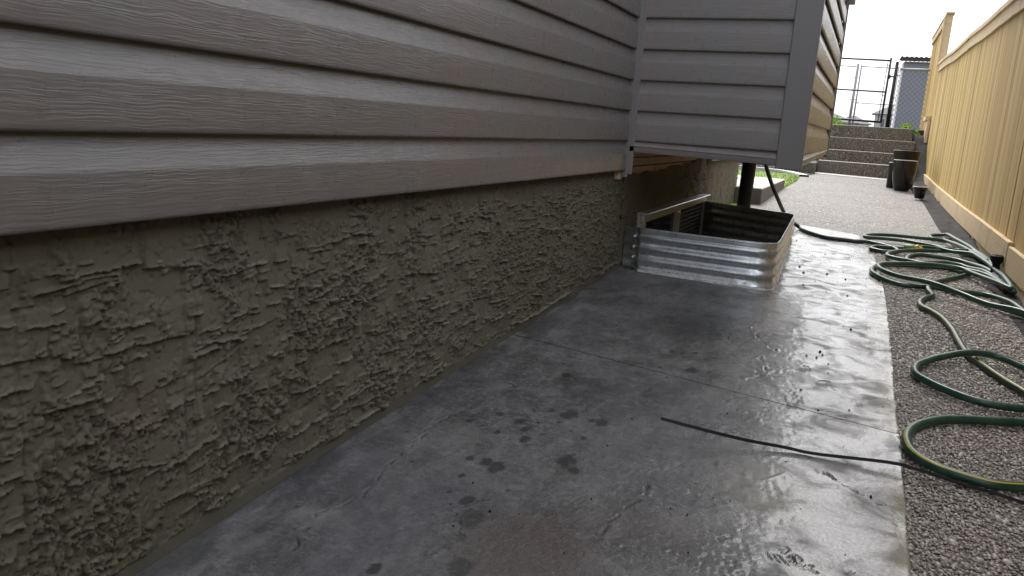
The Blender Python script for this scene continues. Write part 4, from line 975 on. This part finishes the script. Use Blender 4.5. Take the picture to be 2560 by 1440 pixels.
# black plastic strip curving off the slab
tip = [(-.3731, 1.9052)]
SP = [np.array(p) for p in ([-.3839, 1.9284, -.7055], [-.2888, 1.9511, -.7199], [-.1845, 1.9851, -.7369], [-.0909, 2.0167, -.7469])]+[np.array(p, float)+np.array([0, 0, .003]) for p in STRIP[3:]]
for p in SP[5:7]: p[2] += .010
last = SP[-1]; SP.append(last+np.array([.08, -.03, .0])); SP.append(last+np.array([.13, -.07, .0]))
S_ = spline(SP, 8); m = MB(); rows = []
for i, p in enumerate(S_):
    t = np.array(S_[min(i+1, len(S_)-1)])-np.array(S_[max(i-1, 0)]); t /= np.linalg.norm(t); nn = np.cross(t, (0, 0, 1)); nn /= np.linalg.norm(nn); ub_ = np.cross(nn, t)
    w, h = .0045, .0034; q = np.array(p)+ub_*.001
    tilt = .5; a_ = nn*math.cos(tilt)+ub_*math.sin(tilt); b_ = -nn*math.sin(tilt)+ub_*math.cos(tilt)
    rows.append([tuple(q+a_*w*s1+b_*h*s2) for s1, s2 in ((-1, -1), (1, -1), (1, 1), (-1, 1), (-1, -1))])
m.sheet(rows); m.f.append((0, 1, 2, 3)); m.m.append(0)
tag(m.build('plastic_strip', M['black']), 'thin black plastic strip curving across the wet concrete with a raised tip', 'plastic strip')

# crumbs and bits lying on the wet slab
rs = np.random.RandomState(12); m = MB()
def crumb(m, x, y, r):
    z = float(gz(x, y))+.001; a0 = rs.rand()*6
    ring = [(x+r*rs.uniform(.6, 1.2)*math.cos(a0+a), y+r*rs.uniform(.6, 1.2)*math.sin(a0+a), z-.001) for a in (0, 1.2, 2.5, 3.7, 5)]
    rg2 = [(x+.6*(p[0]-x), y+.6*(p[1]-y), z+r*rs.uniform(.4, .9)) for p in ring]
    m.add(ring+rg2+[(x, y, z+r*.9)], [(i, (i+1) % 5, 5+(i+1) % 5, 5+i) for i in range(5)]+[(5+i, 5+(i+1) % 5, 10) for i in range(5)])
for i in range(150):
    y = 1.1+4.6*rs.rand()**.9; x = rs.uniform(-.35 if y > 3.7 else -.8, float(edge_fn(y))-.01)
    if in_poly(np.array(x), np.array(y), [(a-.02 if a < -.9 else a+.03, b-.03 if b < 4 else b+.03) for a, b in WELL]): continue
    crumb(m, x, y, rs.lognormal(-6.25, .42))
for (x, y, r) in ((-.06, 2.93, .006), (-.05, 2.90, .004), (-.11, 4.35, .007), (-.02, 4.28, .006), (-.22, 4.3, .007), (-.25, 4.45, .006), (.03, 3.3, .006), (-.60, 1.39, .0045), (-.20, 4.0, .006), (.0, 3.9, .005), (-.03, 2.35, .004), (.05, 2.4, .0035)): crumb(m, x, y, r)
tag(m.build('dirt_crumbs', M['crumb']), 'dark crumbs of dirt scattered over the wet concrete', 'dirt', kind='stuff')
for (x, y, a, ln, lb) in ((-.075, 2.70, 1.9, .05, 'short dark twig lying lengthwise on the bright wet concrete'), (-.05, 2.60, .35, .045, 'short bent twig lying crosswise on the bright wet concrete')):
    z = float(gz(x, y))+.003; m = MB(); m.tube([(x, y, z), (x+ln*.5*math.cos(a), y+ln*.5*math.sin(a), z+.003), (x+ln*math.cos(a+.2), y+ln*math.sin(a+.2), z)], [.0014, .0017, .001], 6)
    tag(m.build('twig', M['twig']), lb, 'twig', 'twigs on the wet concrete')

# ================================================================== GATE, CHAIN LINK, SHED, HOUSES
gate = thing('metal_gate', (-.3, 16, .27), 'dark steel tube gate frame standing open nearest the top step', 'gate')
def bar(p, q, r, mat, name, par, n=8): return MB().tube([p, q], r, n).build(name, mat, par, True)
Y0 = 16
bar((-.78, Y0, 1.465), (.108, Y0, 1.447), .016, M['metal_dark'], 'top_rail', gate); bar((.116, Y0, 1.495), (.108, Y0, .385), .018, M['metal_dark'], 'stile', gate)
bar((-.78, Y0, .93), (.096, Y0, .914), .014, M['metal_dark'], 'middle_rail', gate); bar((-.78, Y0, .418), (.100, Y0, .395), .018, M['metal_black'], 'bottom_rail', gate)
bar((.074, Y0, 1.43), (.058, Y0, .40), .0065, M['metal_black'], 'tension_bar', gate, 6)
for z in (1.37, .85, .50): bar((.05, Y0, z), (.11, Y0, z), .006, M['metal_black'], 'clamp', gate, 6)
m = MB(); m.box(.10, .21, Y0-.02, Y0+.02, 1.165, 1.19, bv=.004); m.box(.13, .15, Y0-.03, Y0+.02, 1.14, 1.21, bv=.004); m.build('latch', M['metal_black'], gate)
cl = thing('chain_link_fence', (.5, 16, .27), 'chain link fence panel with bright top rail in front of the shed', 'chain link fence')
bar((.224, Y0, 1.41), (.212, Y0, .20), .028, M['metal_black'], 'post', cl, 12); MB().lathe((.224, Y0, 1.41), [(.029, 0), (.029, .01), (.015, .022), (.0, .026)], 12).build('post_cap', M['metal_black'], cl, True)
bar((.285, Y0, 1.31), (1.15, Y0, 1.31), .021, M['metal_grey'], 'top_rail', cl, 10)
bar((.262, Y0, 1.34), (.245, Y0, .24), .006, M['metal_black'], 'tension_bar', cl, 6)
for z in (1.33, 1.20, .82): bar((.20, Y0, z), (.29, Y0, z), .007, M['metal_black'], 'clamp', cl, 6)
m = MB(); pitch = .082
for s in (1, -1):
    for k in range(-14, 26):
        x0 = .26+k*pitch
        zb_, zt_ = .26, 1.30
        # clip the diagonal to the panel rectangle
        pts = []
        L = zt_-zb_
        xa = x0 if s > 0 else x0+L; xb = xa+s*L
        t0, t1 = 0., 1.
        for lim, sg in ((.262, 1), (1.15, -1)):
            fa = (xa-lim)*sg; fb = (xb-lim)*sg
            if fa < 0 and fb < 0: t0, t1 = 1, 0; break
            if fa < 0: t0 = max(t0, fa/(fa-fb))
            if fb < 0: t1 = min(t1, fa/(fa-fb))
        if t1-t0 < .03: continue
        m.tube([(xa+(xb-xa)*t, Y0+.004*s, zb_+L*t) for t in (t0, t1)], .0024, 4)
o = m.build('chain_link_mesh', M['mesh_wire'], cl); o['kind'] = 'stuff'
g2 = thing('tube_gate', (-.2, 20, .27), 'pale grey tube gate and post standing farther back behind the first gate', 'gate')
bar((-.498, 20, 1.725), (-.512, 20, .2), .028, M['metal_grey'], 'post', g2, 10); bar((-.428, 20, 1.70), (-.437, 20, .3), .017, M['metal_grey'], 'stile', g2)
bar((-.95, 20, 1.673), (-.53, 20, 1.656), .012, M['metal_grey'], 'top_rail', g2); bar((-.43, 20, 1.67), (.27, 20, 1.648), .012, M['metal_grey'], 'top_rail', g2); bar((-.43, 20, .885), (.27, 20, .872), .010, M['metal_grey'], 'middle_rail', g2)
for x in (-.555, -.395): bar((x+.01, 20, 1.6), (x, 20, .5), .004, M['metal_grey'], 'tension_bar', g2, 5)
for z in (1.42, .95): bar((-.56, 20, z), (-.43, 20, z), .008, M['metal_grey'], 'clamp', g2, 6)
sh = thing('shed', (1.5, 18, .27), 'blue-grey shed with brown corrugated roof edge behind the chain link', 'shed')
MB().box(.372, 3.2, 18, 20, .2, 1.62).build('wall', M['shed'], sh); MB().box(.345, .3715, 17.99, 20, .2, 1.60).build('corner_trim', M['shed_w'], sh)
m = MB(); rows = []
for i in range(0, 161):
    x = .30+i*.018; z = 1.70+.012*math.sin(i*1.35); rows.append([(x, 17.88, z-.004), (x, 17.88, z), (x, 20.1, z+.12)])
m.sheet(rows); m.build('corrugated_roof', M['shed_r'], sh, True); MB().box(.34, 3.22, 17.90, 17.93, 1.622, 1.695).build('fascia', M['shed_r'], sh)
def far_house(name, label, x0, x1, y, yd, ze, zr, ins, wins):
    t = thing(name, ((x0+x1)/2, y, .27), label, 'house', 'houses on the horizon'); MB().box(x0, x1, y, y+yd, .2, ze).build('wall', M['hwall'], t)
    e = .7; m = MB(); v = [(x0-e, y-e, ze), (x1+e, y-e, ze), (x1+e, y+yd+e, ze), (x0-e, y+yd+e, ze), (x0+ins, y+yd/2, zr), (x1-ins, y+yd/2, zr)]
    m.add(v, [(0, 1, 5, 4), (1, 2, 5), (2, 3, 4, 5), (3, 0, 4), (0, 3, 2, 1)]); m.build('roof', M['roof'], t)
    for (a, b, c_, d_) in wins:
        MB().box(a, b, y-.06, y-.001, c_, d_).build('window', M['hglass'], t)
    return t
far_house('distant_house', 'distant two-storey house with pale walls seen between the gate and post', .0, 12, 200, 9, 6.7, 9.4, 4, ((1.3, 2.0, 3.6, 5.6), (3.0, 3.8, 3.6, 5.6), (1.2, 2.2, 1.2, 2.4)))
far_house('distant_house', 'distant house showing only a broad grey hip roof, leftmost beyond the gate', -18, -3.6, 190, 12, 4.2, 7.0, 7, ((-6.2, -5.0, 2.0, 3.4), (-10, -8.8, 2.0, 3.4)))
far_house('distant_house', 'farthest distant house, low grey roof ending right of the broad hip roof', -9, -1.2, 230, 10, 5.0, 7.0, 3.2, ((-4, -3, 2.0, 3.4), (-6.4, -5.2, 2.0, 3.4)))
# weeds
def weed(c, w, h, n, seed, label, name='weed_clump', d=.12, s0=.018):
    rs = np.random.RandomState(seed); t = thing(name, c, label, 'weed', 'weeds along the top of the steps'); m = MB(); sm = MB()
    for i in range(n):
        a = rs.rand()*6.28; r = rs.rand()**.6; tipz = h*(1-.6*r*r)*rs.uniform(.35, 1.1); p = np.array([c[0]+w*r*math.cos(a), c[1]+d*r*math.sin(a), c[2]+tipz])
        if i % 5 == 0: sm.tube([(c[0]+(p[0]-c[0])*.3, c[1]+(p[1]-c[1])*.3, c[2]-.05), tuple(p)], .0016, 4)
        s = rs.uniform(.6, 1.3)*s0; u = rs.normal(size=3); u /= np.linalg.norm(u); v = np.cross(u, rs.normal(size=3)); v /= np.linalg.norm(v)
        m.add([tuple(p-u*s), tuple(p+v*s*.5), tuple(p+u*s), tuple(p-v*s*.5)], [(0, 1, 2, 3)])
    m.build('leaves', M['leaf'], t)['kind'] = 'stuff'; sm.build('stems', M['stem'], t)['kind'] = 'stuff'
weed((.47, 14.3, .25), .10, .10, 300, 3, 'bright green weeds at the right end of the top step', s0=.016)
weed((.60, 13.9, .14), .06, .12, 160, 6, 'darker taller weeds against the fence beside the top step', s0=.015)
weed((-.60, 14.6, .25), .12, .17, 160, 4, 'bright green weeds under the left end of the gate', s0=.02)
weed((-.58, 14.2, .25), .20, .05, 260, 5, 'low green grass tuft at the left end of the top step', name='grass_tuft', s0=.016)
